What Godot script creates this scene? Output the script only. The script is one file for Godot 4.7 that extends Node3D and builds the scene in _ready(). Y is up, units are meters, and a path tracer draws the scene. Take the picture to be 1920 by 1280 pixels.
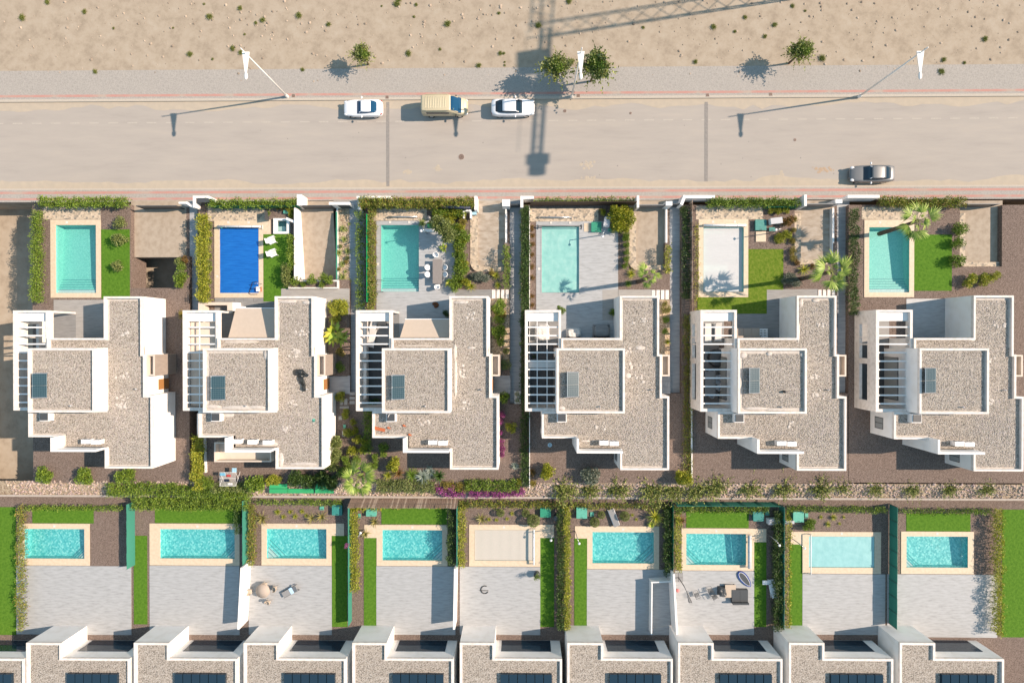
extends Node3D
# A street of white flat-roofed villas with pools, seen from a drone that hovers 62.5 m over the gardens and looks almost straight down.
# y = 0 is the level of the upper terraces; the street and the side paths lie at STREET, the lower row of gardens at LOW.

const FOCAL := 1094.0
const EYE := 62.5
const STREET := -0.6
const LOW := -1.6
const BASE := -2.6
const SLOPE := 1.307          # ground covered by a shadow per metre of height
var cam_basis: Basis
var rng := RandomNumberGenerator.new()
var M := {}
var taken := {}
var leaf_meshes := {}
var ORD := ["first", "second", "third", "fourth", "fifth", "sixth", "seventh", "eighth", "ninth", "tenth", "eleventh", "twelfth", "thirteenth", "fourteenth", "fifteenth", "sixteenth", "seventeenth", "eighteenth", "nineteenth", "twentieth"]

# ------------------------------------------------------------------ survey of the photograph: a sight line met with the level h
func at(px: float, py: float, h := 0.0) -> Vector3:
	var d := cam_basis * Vector3((px - 960.0) / FOCAL, (640.0 - py) / FOCAL, -1.0)
	return Vector3(0, EYE, 0) + d * ((h - EYE) / d.y)

func R(x0: float, y0: float, x1: float, y1: float, h := 0.0) -> Rect2:
	var a := at(x0, y0, h)
	var b := at(x1, y1, h)
	return Rect2(a.x, a.z, b.x - a.x, b.z - a.z)

# ------------------------------------------------------------------ shapes
class Shape:
	var st := SurfaceTool.new()
	var n := 0
	func _init(smooth := false) -> void:
		st.begin(Mesh.PRIMITIVE_TRIANGLES)
		st.set_smooth_group(0 if smooth else -1)
	func tri(a: Vector3, b: Vector3, c: Vector3) -> void:
		st.add_vertex(a); st.add_vertex(b); st.add_vertex(c)
		n += 1
	func quad(a: Vector3, b: Vector3, c: Vector3, d: Vector3) -> void:
		tri(a, b, c); tri(a, c, d)
	func box(a: Vector3, b: Vector3) -> void:
		var p := func(i: int, j: int, k: int) -> Vector3: return Vector3(b.x if i else a.x, b.y if j else a.y, b.z if k else a.z)
		quad(p.call(0,1,0), p.call(1,1,0), p.call(1,1,1), p.call(0,1,1))
		quad(p.call(0,0,1), p.call(1,0,1), p.call(1,0,0), p.call(0,0,0))
		quad(p.call(0,1,1), p.call(1,1,1), p.call(1,0,1), p.call(0,0,1))
		quad(p.call(1,1,0), p.call(0,1,0), p.call(0,0,0), p.call(1,0,0))
		quad(p.call(1,1,1), p.call(1,1,0), p.call(1,0,0), p.call(1,0,1))
		quad(p.call(0,1,0), p.call(0,1,1), p.call(0,0,1), p.call(0,0,0))
	func tube(a: Vector3, b: Vector3, r0: float, r1: float, k := 8, caps := true) -> void:
		var d := (b - a).normalized()
		var u := d.cross(Vector3.RIGHT if absf(d.x) < 0.8 else Vector3.FORWARD).normalized()
		var v := d.cross(u)
		for i in k:
			var s := TAU * i / k
			var t := TAU * (i + 1) / k
			var e := u * cos(s) + v * sin(s)
			var f := u * cos(t) + v * sin(t)
			quad(a + e * r0, b + e * r1, b + f * r1, a + f * r0)
			if caps:
				tri(b, b + f * r1, b + e * r1)
				tri(a, a + e * r0, a + f * r0)
	func path(pts: Array, r: float, k := 6) -> void:
		for i in pts.size() - 1:
			tube(pts[i], pts[i + 1], r, r, k)
	func ball(c: Vector3, r: Vector3, a := 14, b := 8, from := -PI / 2) -> void:
		for j in b:
			var p := lerpf(from, PI / 2, float(j) / b)
			var q := lerpf(from, PI / 2, float(j + 1) / b)
			for i in a:
				var s := TAU * i / a
				var t := TAU * (i + 1) / a
				quad(c + r * Vector3(cos(p) * cos(s), sin(p), cos(p) * sin(s)), c + r * Vector3(cos(q) * cos(s), sin(q), cos(q) * sin(s)), c + r * Vector3(cos(q) * cos(t), sin(q), cos(q) * sin(t)), c + r * Vector3(cos(p) * cos(t), sin(p), cos(p) * sin(t)))
	func loft(stations: Array, e := 4.0, k := 20) -> void:   # rounded sections along x: [x, half width, y low, y high]
		var rings := []
		for s in stations:
			var ring := []
			for i in k:
				var t := TAU * i / k
				var c := cos(t)
				var d := sin(t)
				ring.append(Vector3(s[0], (s[2] + s[3]) / 2.0 + (s[3] - s[2]) / 2.0 * signf(d) * pow(absf(d), 2.0 / e), s[1] * signf(c) * pow(absf(c), 2.0 / e)))
			rings.append(ring)
		for j in rings.size() - 1:
			for i in k:
				quad(rings[j][i], rings[j][(i + 1) % k], rings[j + 1][(i + 1) % k], rings[j + 1][i])
		for i in range(1, k - 1):
			tri(rings[0][0], rings[0][i + 1], rings[0][i])
			tri(rings[-1][0], rings[-1][i], rings[-1][i + 1])
	func slab(rects: Array, holes: Array, y0: float, y1: float) -> void:   # the union of rectangles less the holes
		var xs := []
		var zs := []
		for r in rects + holes:
			for x in [r.position.x, r.end.x]:
				if not xs.has(x): xs.append(x)
			for z in [r.position.y, r.end.y]:
				if not zs.has(z): zs.append(z)
		xs.sort(); zs.sort()
		var inside := func(i: int, j: int) -> bool:
			if i < 0 or j < 0 or i >= xs.size() - 1 or j >= zs.size() - 1: return false
			var p := Vector2((xs[i] + xs[i + 1]) / 2.0, (zs[j] + zs[j + 1]) / 2.0)
			for h in holes:
				if h.has_point(p): return false
			for r in rects:
				if r.has_point(p): return true
			return false
		for i in xs.size() - 1:
			for j in zs.size() - 1:
				if not inside.call(i, j): continue
				var x0: float = xs[i]
				var x1: float = xs[i + 1]
				var z0: float = zs[j]
				var z1: float = zs[j + 1]
				quad(Vector3(x0, y1, z0), Vector3(x1, y1, z0), Vector3(x1, y1, z1), Vector3(x0, y1, z1))
				if not inside.call(i - 1, j): quad(Vector3(x0, y1, z0), Vector3(x0, y1, z1), Vector3(x0, y0, z1), Vector3(x0, y0, z0))
				if not inside.call(i + 1, j): quad(Vector3(x1, y1, z1), Vector3(x1, y1, z0), Vector3(x1, y0, z0), Vector3(x1, y0, z1))
				if not inside.call(i, j - 1): quad(Vector3(x1, y1, z0), Vector3(x0, y1, z0), Vector3(x0, y0, z0), Vector3(x1, y0, z0))
				if not inside.call(i, j + 1): quad(Vector3(x0, y1, z1), Vector3(x1, y1, z1), Vector3(x1, y0, z1), Vector3(x0, y0, z1))
	func prism(poly: Array, y0: float, y1: float) -> void:
		var pts := PackedVector2Array(poly)
		var idx := Geometry2D.triangulate_polygon(pts)
		for i in range(0, idx.size(), 3):
			var a := pts[idx[i]]
			var b := pts[idx[i + 1]]
			var c := pts[idx[i + 2]]
			if (b - a).cross(c - a) > 0: tri(Vector3(a.x, y1, a.y), Vector3(b.x, y1, b.y), Vector3(c.x, y1, c.y))
			else: tri(Vector3(a.x, y1, a.y), Vector3(c.x, y1, c.y), Vector3(b.x, y1, b.y))
		for i in poly.size():
			var a: Vector2 = poly[i]
			var b: Vector2 = poly[(i + 1) % poly.size()]
			quad(Vector3(a.x, y0, a.y), Vector3(b.x, y0, b.y), Vector3(b.x, y1, b.y), Vector3(a.x, y1, a.y))
	func rim(poly: Array, w: float, y0: float, y1: float) -> void:   # a wall of width w inside a square-cornered outline
		var k := poly.size()
		var inner := []
		var area := 0.0
		for i in k: area += (poly[i] as Vector2).cross(poly[(i + 1) % k])
		var side := 1.0 if area > 0 else -1.0
		for i in k:
			var d0: Vector2 = (poly[i] - poly[(i + k - 1) % k]).normalized()
			var d1: Vector2 = (poly[(i + 1) % k] - poly[i]).normalized()
			inner.append(poly[i] + (Vector2(-d0.y, d0.x) + Vector2(-d1.y, d1.x)) * w * side)
		var up := func(p: Vector2, y: float) -> Vector3: return Vector3(p.x, y, p.y)
		for i in k:
			var j := (i + 1) % k
			quad(up.call(poly[i], y1), up.call(poly[j], y1), up.call(inner[j], y1), up.call(inner[i], y1))
			quad(up.call(poly[i], y0), up.call(poly[j], y0), up.call(poly[j], y1), up.call(poly[i], y1))
			quad(up.call(inner[j], y0), up.call(inner[i], y0), up.call(inner[i], y1), up.call(inner[j], y1))
	func mesh() -> ArrayMesh:
		st.generate_normals()
		return st.commit()

# ------------------------------------------------------------------ naming and placing
func numbered(called: String) -> String:
	taken[called] = taken.get(called, -1) + 1
	return called if taken[called] == 0 else "%s_%03d" % [called, taken[called]]

func tag(o: Node3D, label := "", category := "", group := "", kind := "") -> Node3D:
	if label: o.set_meta("label", label)
	if category: o.set_meta("category", category)
	if group: o.set_meta("group", group)
	if kind: o.set_meta("kind", kind)
	return o

func thing(called: String, label: String, category: String, where := Vector3.ZERO, group := "") -> Node3D:
	var o := Node3D.new()
	o.name = numbered(called)
	add_child(o)
	o.position = where
	return tag(o, label, category, group)

func place_of(p: Node) -> Vector3:
	var v := Vector3.ZERO
	while p is Node3D and p != self:
		v += p.position
		p = p.get_parent()
	return v

func put(called: String, mesh: Mesh, mat: Material, parent: Node = self, where := Vector3.ZERO) -> MeshInstance3D:
	var o := MeshInstance3D.new()
	o.mesh = mesh
	o.material_override = mat
	o.name = numbered(called) if parent == self else called
	parent.add_child(o, true)
	o.position = where
	return o

func part(called: String, s: Shape, mat: Material, parent: Node = self) -> MeshInstance3D:   # s in the scene's coordinates
	return put(called, s.mesh(), mat, parent, -place_of(parent))

var boxes := {}
func box(called: String, a: Vector3, b: Vector3, mat: Material, parent: Node = self) -> MeshInstance3D:
	var size := (b - a).abs()
	var key := size.snapped(Vector3.ONE * 0.001)
	if not boxes.has(key):
		boxes[key] = BoxMesh.new()
		boxes[key].size = size
	return put(called, boxes[key], mat, parent, (a + b) / 2.0 - place_of(parent))

func ground(called: String, rects: Array, holes: Array, y: float, depth: float, mat: Material) -> MeshInstance3D:
	var s := Shape.new()
	s.slab(rects, holes, y - depth, y)
	var o := part(called, s, mat)
	o.set_meta("kind", "structure")
	return o

# ------------------------------------------------------------------ materials (base colours are linear)
func flat(r: float, g: float, b: float, rough := 0.7, metal := 0.0) -> StandardMaterial3D:
	var m := StandardMaterial3D.new()
	m.albedo_color = Color(r, g, b).linear_to_srgb()
	m.roughness = rough
	m.metallic = metal
	m.metallic_specular = 0.2 if rough >= 0.75 else 0.5
	m.cull_mode = BaseMaterial3D.CULL_DISABLED
	return m

func noise(freq: float, seed_: int, o := {}) -> FastNoiseLite:
	var n := FastNoiseLite.new()
	n.seed = seed_
	n.frequency = freq
	n.noise_type = o.get("type", FastNoiseLite.TYPE_SIMPLEX_SMOOTH)
	n.fractal_octaves = o.get("octaves", 4)
	n.fractal_gain = o.get("gain", 0.5)
	if n.noise_type == FastNoiseLite.TYPE_CELLULAR:
		n.fractal_type = FastNoiseLite.FRACTAL_NONE
		n.cellular_return_type = o.get("cell", FastNoiseLite.RETURN_CELL_VALUE)
		n.cellular_jitter = o.get("jitter", 1.0)
	return n

func surf(stops: Array, freq: float, metres: float, rough := 0.8, bump := 0.0, o := {}) -> StandardMaterial3D:
	var m := flat(1, 1, 1, rough)
	var g := Gradient.new()
	g.offsets = PackedFloat32Array(range(stops.size()).map(func(i): return o.offsets[i] if o.has("offsets") else float(i) / (stops.size() - 1)))
	g.colors = PackedColorArray(stops.map(func(c): return Color(c[0], c[1], c[2]).linear_to_srgb()))
	var t := NoiseTexture2D.new()
	t.width = o.get("size", 512); t.height = t.width
	t.seamless = true
	t.seamless_blend_skirt = 0.08
	t.noise = noise(freq, 11 + M.size(), o)
	t.color_ramp = g
	m.albedo_texture = t
	m.uv1_triplanar = true
	m.uv1_world_triplanar = true
	m.uv1_scale = Vector3.ONE / metres * o.get("stretch", Vector3.ONE)
	m.uv1_triplanar_sharpness = 8.0
	if bump > 0.0:
		var h := NoiseTexture2D.new()
		h.width = t.width; h.height = t.width
		h.seamless = true
		h.seamless_blend_skirt = 0.08
		var ho := o.duplicate()
		ho.cell = o.get("bump_cell", o.get("cell", FastNoiseLite.RETURN_CELL_VALUE))
		h.noise = noise(freq, 11 + M.size(), ho)
		m.heightmap_enabled = true
		m.heightmap_texture = h
		m.heightmap_scale = bump
	return m

func foliage_mat(through := 0.6) -> StandardMaterial3D:
	var m := flat(1, 1, 1, 0.55)
	m.vertex_color_use_as_albedo = true
	m.backlight_enabled = true
	m.backlight = Color(through, through, through * 0.4)
	return m

func glass(r: float, g: float, b: float, a: float, rough := 0.0) -> StandardMaterial3D:
	var m := flat(r, g, b, rough)
	m.transparency = BaseMaterial3D.TRANSPARENCY_ALPHA
	m.albedo_color.a = a
	return m

func materials() -> void:
	var CV := {"type": FastNoiseLite.TYPE_CELLULAR, "bump_cell": FastNoiseLite.RETURN_DISTANCE}
	M.road = surf([[.305, .28, .255], [.335, .307, .278], [.35, .32, .288], [.37, .335, .295]], 0.011, 18.0, 0.9, 0.0, {"octaves": 7, "gain": 0.66, "stretch": Vector3(0.16, 1, 1), "size": 1024})
	M.dust = surf([[.37, .325, .265], [.42, .36, .285]], 0.02, 9.0, 0.95, 0.0, {"octaves": 5})
	M.patch = surf([[.2, .19, .18], [.27, .25, .23]], 0.03, 5.0, 0.9)
	M.pavers = surf([[.27, .255, .235], [.33, .31, .285], [.37, .345, .315]], 0.16, 5.0, 0.9, 0.6, CV)
	M.red_pavers = surf([[.38, .26, .22], [.42, .225, .195], [.40, .27, .23], [.37, .32, .27]], 0.012, 14.0, 0.9, 0.0, {"octaves": 5, "offsets": [0.0, 0.4, 0.72, 1.0]})
	M.paint = surf([[.36, .33, .29], [.44, .41, .365]], 0.03, 3.0, 0.8)
	M.kerb = surf([[.38, .34, .29], [.46, .42, .36]], 0.03, 3.0, 0.9)
	M.earth = surf([[.26, .215, .165], [.345, .29, .225], [.385, .335, .27]], 0.012, 25.0, 0.95, 0.0, {"octaves": 8, "gain": 0.7, "size": 1024})
	M.white = surf([[.74, .72, .69], [.80, .79, .77], [.82, .81, .80]], 0.008, 7.0, 0.75, 0.0, {"octaves": 5})
	M.cream = surf([[.56, .48, .40], [.62, .54, .46]], 0.01, 6.0, 0.8)
	M.bone = surf([[.56, .52, .475], [.68, .635, .59], [.73, .69, .65]], 0.02, 6.0, 0.8)
	M.portal_tile = surf([[.27, .225, .19], [.33, .275, .235]], 0.02, 4.0, 0.7, 0.0, {"stretch": Vector3(1, .3, 1)})
	M.roof_gravel = surf([[.10, .09, .08], [.26, .23, .195], [.36, .32, .275], [.42, .375, .325], [.46, .42, .37], [.52, .485, .445]], 0.085, 5.0, 0.95, 5.0, CV.merged({"size": 1024}))
	M.brown_gravel = surf([[.075, .057, .048], [.165, .126, .106], [.215, .166, .142], [.28, .223, .19]], 0.12, 5.0, 0.95, 3.0, CV.merged({"size": 1024}))
	M.pale_gravel = surf([[.20, .14, .1], [.34, .26, .18], [.43, .34, .24], [.5, .41, .3]], 0.09, 5.0, 0.95, 3.0, CV)
	M.crazy = surf([[.22, .205, .18], [.40, .33, .25], [.46, .385, .295], [.49, .41, .315], [.53, .445, .345]], 0.045, 5.0, 0.85, 2.0, CV.merged({"bump_cell": FastNoiseLite.RETURN_DISTANCE2_SUB}))
	M.coping = surf([[.50, .405, .29], [.56, .46, .34], [.60, .50, .375]], 0.02, 4.0, 0.7, 0.0, {"octaves": 5})
	M.stone_white = surf([[.55, .52, .48], [.62, .6, .56]], 0.02, 4.0, 0.75)
	M.tile_light = surf([[.24, .245, .245], [.32, .33, .335], [.36, .37, .38], [.40, .41, .415]], 0.035, 5.0, 0.55, 0.0, {"octaves": 5, "gain": 0.6, "stretch": Vector3(0.2, 1, 1.2)})
	M.tile_grey = surf([[.17, .168, .165], [.215, .213, .21], [.25, .25, .246]], 0.035, 5.0, 0.6, 0.0, {"octaves": 5, "gain": 0.6, "stretch": Vector3(0.2, 1, 1.2)})
	M.tile_warm = surf([[.25, .238, .225], [.30, .288, .272], [.33, .317, .30]], 0.035, 5.0, 0.6, 0.0, {"octaves": 5, "gain": 0.6, "stretch": Vector3(0.2, 1, 1.2)})
	M.path = surf([[.25, .26, .27], [.33, .34, .35], [.39, .40, .405]], 0.02, 4.0, 0.7, 0.0, {"octaves": 5, "stretch": Vector3(0.2, 1, 1.4)})
	M.drive = surf([[.29, .24, .185], [.35, .295, .235], [.39, .335, .27]], 0.015, 6.0, 0.85, 0.0, {"octaves": 6, "gain": 0.55})
	M.drive_worn = surf([[.22, .18, .14], [.32, .27, .215], [.38, .33, .275], [.43, .385, .335]], 0.015, 5.0, 0.85, 0.0, {"octaves": 6, "gain": 0.6, "stretch": Vector3(0.4, 1, 1)})
	M.lawn = surf([[.04, .10, .01], [.065, .15, .016], [.085, .18, .02], [.12, .20, .03]], 0.03, 6.0, 0.9, 2.0, {"octaves": 6, "gain": 0.72})
	M.lawn_dry = surf([[.055, .105, .01], [.09, .15, .015], [.13, .18, .025], [.175, .20, .04]], 0.025, 6.0, 0.9, 3.0, {"octaves": 6, "gain": 0.7})
	M.mosaic = surf([[.12, .47, .41], [.15, .53, .46], [.18, .58, .50]], 0.1, 5.0, 0.5, 0.0, CV)
	M.mosaic_caustics = surf([[.04, .37, .39], [.08, .47, .48], [.13, .56, .55], [.27, .70, .68]], 0.06, 5.0, 0.5, 0.0, CV)  # blue mosaic; its light and dark cells paint in the water's light ripples
	M.nosing = flat(.03, .2, .22, .4)
	M.mosaic_pale = surf([[.36, .52, .52], [.44, .60, .58]], 0.1, 5.0, 0.5, 0.0, CV)
	M.spa_lining = flat(.06, .24, .19, .4)
	M.cover_blue = surf([[.002, .085, .34], [.004, .11, .42], [.01, .14, .47]], 0.02, 5.0, 0.45, 0.6, {"octaves": 5, "stretch": Vector3(.3, 1, 2.5)})
	M.cover_white = surf([[.52, .53, .54], [.57, .58, .59]], 0.02, 4.0, 0.5, 0.0, {"stretch": Vector3(.3, 1, 2)})
	M.cover_cream = flat(.56, .525, .47, .6)
	M.cover_film = surf([[.20, .43, .40], [.235, .475, .44], [.30, .52, .48]], 0.012, 6.0, 0.3, 1.2, {"octaves": 4})
	M.cover_sky = surf([[.22, .45, .46], [.28, .52, .53]], 0.012, 5.0, 0.35, 1.0, {"octaves": 4})
	M.water = glass(.02, .25, .26, .05, 0.03)
	var rip := NoiseTexture2D.new()
	rip.width = 512; rip.height = 512; rip.seamless = true; rip.as_normal_map = true; rip.bump_strength = 6.0
	rip.noise = noise(0.02, 5, {"octaves": 3})
	M.ripple = glass(.02, .25, .27, .05, 0.03)
	M.ripple.normal_enabled = true
	M.ripple.normal_texture = rip
	M.ripple.normal_scale = 1.0
	M.ripple.uv1_triplanar = true
	M.ripple.uv1_world_triplanar = true
	M.ripple.uv1_scale = Vector3.ONE / 3.0
	M.wood = surf([[.17, .125, .10], [.26, .195, .155], [.35, .275, .225]], 0.03, 2.0, 0.85, 0.5, {"octaves": 4, "stretch": Vector3(2, .3, 2)})
	M.wood_pale = surf([[.36, .29, .235], [.47, .385, .32]], 0.03, 2.0, 0.85, 0.0, {"stretch": Vector3(2, .3, 2)})
	M.door_wood = flat(.33, .16, .055, .5)
	M.corten = flat(.075, .045, .032, .7)
	M.gate = flat(.055, .06, .065, .5)
	M.gate_light = flat(.16, .165, .17, .5)
	M.mesh_green = flat(.012, .27, .09, .8)
	M.mesh_dark = flat(.016, .13, .075, .8)
	M.mesh_teal = flat(.05, .22, .165, .8)
	M.net = flat(.05, .38, .15, .8)
	M.box_green = surf([[.02, .20, .12], [.03, .27, .17]], .02, 3.0, .5)
	M.box_teal = surf([[.02, .17, .15], [.05, .25, .22]], .02, 3.0, .5)
	M.box_mint = surf([[.08, .33, .25], [.12, .4, .31]], .02, 3.0, .5)
	M.plastic = flat(.78, .78, .78, .4)
	M.grey_plastic = flat(.42, .43, .45, .5)
	M.steel = flat(.55, .56, .58, .3, .8)
	M.lamp_post = flat(.72, .71, .68, .5)
	M.dark = flat(.02, .021, .023, .5)
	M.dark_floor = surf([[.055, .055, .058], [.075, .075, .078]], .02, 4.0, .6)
	M.black_sheet = flat(.022, .026, .027, .38)
	M.window = glass(.02, .03, .035, .8, 0.02)
	M.pane = glass(.02, .025, .03, .55, 0.02)
	M.clear = glass(.5, .6, .62, .22, 0.02)
	M.shade_glass = flat(.30, .32, .32, .2)
	M.awning = surf([[.44, .375, .31], [.47, .40, .335]], .02, 5.0, .85)
	M.fabric_white = flat(.60, .585, .565, .9)
	M.fabric_beige = flat(.40, .34, .29, .9)
	M.fabric_grey = flat(.24, .245, .25, .9)
	M.fabric_tan = flat(.46, .385, .31, .9)
	M.towel = flat(.42, .62, .85, .9)
	M.grey_wood = surf([[.19, .17, .16], [.26, .235, .22]], .03, 2.0, .7, 0.0, {"stretch": Vector3(2.5, 1, .25)})
	M.solar = flat(.02, .05, .065, .2)
	M.solar_line = flat(.10, .16, .19, .4)
	M.terracotta = flat(.42, .13, .06, .85)
	M.manhole = surf([[.10, .07, .055], [.24, .17, .14]], .1, 2.0, .7, 1.0, CV)
	M.car_white = flat(.80, .81, .83, .25); M.car_white.clearcoat_enabled = true
	M.car_silver = flat(.68, .70, .73, .25); M.car_silver.clearcoat_enabled = true
	M.car_gold = flat(.47, .41, .27, .35); M.car_gold.clearcoat_enabled = true
	M.car_grey = flat(.12, .125, .13, .3); M.car_grey.clearcoat_enabled = true
	M.car_glass = flat(.012, .03, .05, .05)
	M.car_glass_blue = flat(.01, .06, .13, .05)
	M.tyre = flat(.018, .018, .018, .8)
	M.head = flat(.6, .62, .64, .15)
	M.tail = flat(.35, .02, .02, .3)
	M.leaf = foliage_mat()
	M.bark = surf([[.10, .075, .055], [.17, .13, .10]], .05, 1.0, .9, 2.0)
	M.rock = surf([[.28, .19, .145], [.42, .30, .235], [.50, .38, .31]], .03, 2.5, .9, 1.0, {"octaves": 5})
	M.rock_pale = surf([[.40, .31, .25], [.52, .43, .36]], .03, 2.5, .9, 1.0, {"octaves": 5})
	M.concrete = surf([[.34, .30, .26], [.42, .375, .33]], .02, 4.0, .9)
	M.crane = flat(.5, .33, .04, .5)
	M.paddle_blue = flat(.01, .04, .22, .4)
	M.pink = flat(.6, .2, .2, .5)

# ------------------------------------------------------------------ plants
var PAL := {
	"green": [[0.073, 0.14, 0.015], [0.146, 0.232, 0.024], [0.232, 0.317, 0.037]],
	"lime": [[0.146, 0.201, 0.015], [0.293, 0.317, 0.024], [0.415, 0.403, 0.049]],
	"dark": [[.025, .055, .012], [.045, .095, .018], [.08, .14, .025]],
	"olive": [[0.098, 0.134, 0.037], [0.183, 0.226, 0.061], [0.281, 0.317, 0.11]],
	"wispy": [[0.11, 0.14, 0.024], [0.195, 0.232, 0.049], [0.293, 0.317, 0.085]],
	"grey": [[.09, .115, .085], [.15, .18, .14], [.23, .26, .21]],
	"mixed": [[0.098, 0.146, 0.018], [0.183, 0.232, 0.024], [0.305, 0.195, 0.061], [0.244, 0.293, 0.037]],
	"gold": [[0.244, 0.183, 0.037], [0.366, 0.293, 0.061], [0.195, 0.195, 0.037]],
	"purple": [[.36, .045, .29], [.50, .09, .42], [.09, .14, .03]],
	"rust": [[.20, .09, .03], [.26, .14, .04], [.12, .12, .03]],
	"agave": [[.17, .22, .06], [.26, .31, .08], [.36, .38, .13]],
	"silver": [[.26, .31, .27], [.36, .41, .36], [.2, .25, .2]],
	"yellow": [[.27, .23, .06], [.37, .33, .12], [.15, .17, .04]],
	"palm": [[0.11, 0.195, 0.015], [0.207, 0.305, 0.037], [0.342, 0.415, 0.098]],
}

func tone(pal: String) -> Color:
	var p: Array = PAL[pal]
	var a: Array = p[rng.randi() % p.size()]
	var b: Array = p[rng.randi() % p.size()]
	var t := rng.randf()
	var k := rng.randf_range(0.8, 1.2)
	return Color(lerpf(a[0], b[0], t) * k, lerpf(a[1], b[1], t) * k, lerpf(a[2], b[2], t) * k)

func leaf(s: Shape, p: Vector3, out: Vector3, size: float, pal: String) -> void:
	var d := (out + Vector3(rng.randfn(), rng.randfn() + 0.3, rng.randfn()) * 0.75).normalized()
	var side := d.cross(Vector3(rng.randfn(), rng.randfn(), rng.randfn())).normalized() * size * 0.32
	s.st.set_color(tone(pal))
	var m := p + d * size * 0.5
	var tip := p + d * size + Vector3(0, -size * 0.15, 0)
	s.tri(p, m - side, tip)
	s.tri(p, tip, m + side)

func crown_mesh(pal: String, variant: int, n := 420, low := 0.0) -> ArrayMesh:   # an uneven crown one metre in radius, standing on y = low
	var key := "crown %s %d %d" % [pal, variant, n]
	if leaf_meshes.has(key): return leaf_meshes[key]
	rng.seed = hash(key)
	var s := Shape.new()
	var lumps := []
	for i in 9:
		var a := rng.randf() * TAU
		var r := sqrt(rng.randf()) * 0.62
		lumps.append([Vector3(cos(a) * r, rng.randf_range(0.35, 1.15) * (1.0 - r * 0.3), sin(a) * r), rng.randf_range(0.28, 0.48)])
	lumps.append([Vector3(0, 0.6, 0), 0.55])
	for i in n:
		var l: Array = lumps[rng.randi() % lumps.size()]
		var d := Vector3(rng.randfn(), rng.randfn(), rng.randfn()).normalized()
		var p: Vector3 = l[0] + d * l[1] * pow(rng.randf(), 0.3)
		if p.y < 0.03: p.y = rng.randf() * 0.2
		leaf(s, p, d * 0.8 + Vector3(0, 0.35, 0), rng.randf_range(0.10, 0.20), pal)
	leaf_meshes[key] = s.mesh()
	return leaf_meshes[key]

func ball_mesh(pal: String, variant: int) -> ArrayMesh:    # a clipped round bush
	var key := "ball %s %d" % [pal, variant]
	if leaf_meshes.has(key): return leaf_meshes[key]
	rng.seed = hash(key)
	var s := Shape.new()
	for i in 1700:
		var d := Vector3(rng.randfn(), rng.randfn(), rng.randfn()).normalized()
		leaf(s, Vector3(0, 0.95, 0) + d * rng.randf_range(0.75, 0.95), d, rng.randf_range(0.12, 0.2), pal)
	leaf_meshes[key] = s.mesh()
	return leaf_meshes[key]

func wisp_mesh(variant: int) -> ArrayMesh:    # an open bush of thin arching sprays
	var key := "wisp %d" % variant
	if leaf_meshes.has(key): return leaf_meshes[key]
	rng.seed = hash(key)
	var s := Shape.new()
	for i in 160:
		var a := rng.randf() * TAU
		var up := rng.randf_range(0.25, 1.2)
		var d := Vector3(cos(a) * cos(up) * 1.25 + 0.12, sin(up), sin(a) * cos(up) + 0.15)
		var root := Vector3(rng.randfn() * 0.22, 0.05, rng.randfn() * 0.18)
		var length := rng.randf_range(0.55, 1.05)
		for k in 11:
			var t := (k + 2) / 13.0
			var p := root + d * length * t - Vector3(0, 0.3 * t * t, 0)
			leaf(s, p, d * 0.6, rng.randf_range(0.08, 0.15), "wispy")
	leaf_meshes[key] = s.mesh()
	return leaf_meshes[key]

func blade(s: Shape, base: Vector3, dir: Vector3, length: float, width: float, droop: float, col: Color, steps := 3) -> void:
	var side := dir.cross(Vector3.UP).normalized() * width * 0.5
	var p := base
	var q := base
	for i in steps:
		var t := float(i + 1) / steps
		q = base + dir * length * t - Vector3(0, droop * length * t * t, 0)
		var w0 := 1.0 - pow(float(i) / steps, 2.0)
		var w1 := 1.0 - pow(t, 2.0)
		s.st.set_color(col * (0.9 + 0.2 * t))
		s.tri(p - side * w0, q - side * w1, q + side * w1)
		s.tri(p - side * w0, q + side * w1, p + side * w0)
		p = q

func rosette_mesh(pal: String, variant: int, n := 42, width := 0.11, droop := 0.35) -> ArrayMesh:   # agave or yucca, one metre in radius
	var key := "rosette %s %d %d %f %f" % [pal, variant, n, width, droop]
	if leaf_meshes.has(key): return leaf_meshes[key]
	rng.seed = hash(key)
	var s := Shape.new()
	for i in n:
		var a := i * 2.39996 + rng.randf_range(-0.2, 0.2)
		var up := lerpf(0.15, 1.35, float(i) / n) + rng.randf_range(-0.12, 0.12)
		blade(s, Vector3(0, 0.12, 0), Vector3(cos(a) * cos(up), sin(up), sin(a) * cos(up)), rng.randf_range(0.8, 1.08), width * rng.randf_range(0.8, 1.2), droop * rng.randf_range(0.5, 1.4), tone(pal))
	leaf_meshes[key] = s.mesh()
	return leaf_meshes[key]

func banana_mesh(variant: int) -> ArrayMesh:
	var key := "banana %d" % variant
	if leaf_meshes.has(key): return leaf_meshes[key]
	rng.seed = hash(key)
	var s := Shape.new()
	for i in 13:
		var a := i * 2.39996
		var up := rng.randf_range(0.35, 1.1)
		var d := Vector3(cos(a) * cos(up), sin(up), sin(a) * cos(up))
		var root := Vector3(cos(a) * 0.1, 0.35, sin(a) * 0.1)
		blade(s, root, d, rng.randf_range(0.75, 1.1), 0.3, 0.55, tone("lime" if i % 4 else "green") * 1.15, 5)
	leaf_meshes[key] = s.mesh()
	return leaf_meshes[key]

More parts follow.
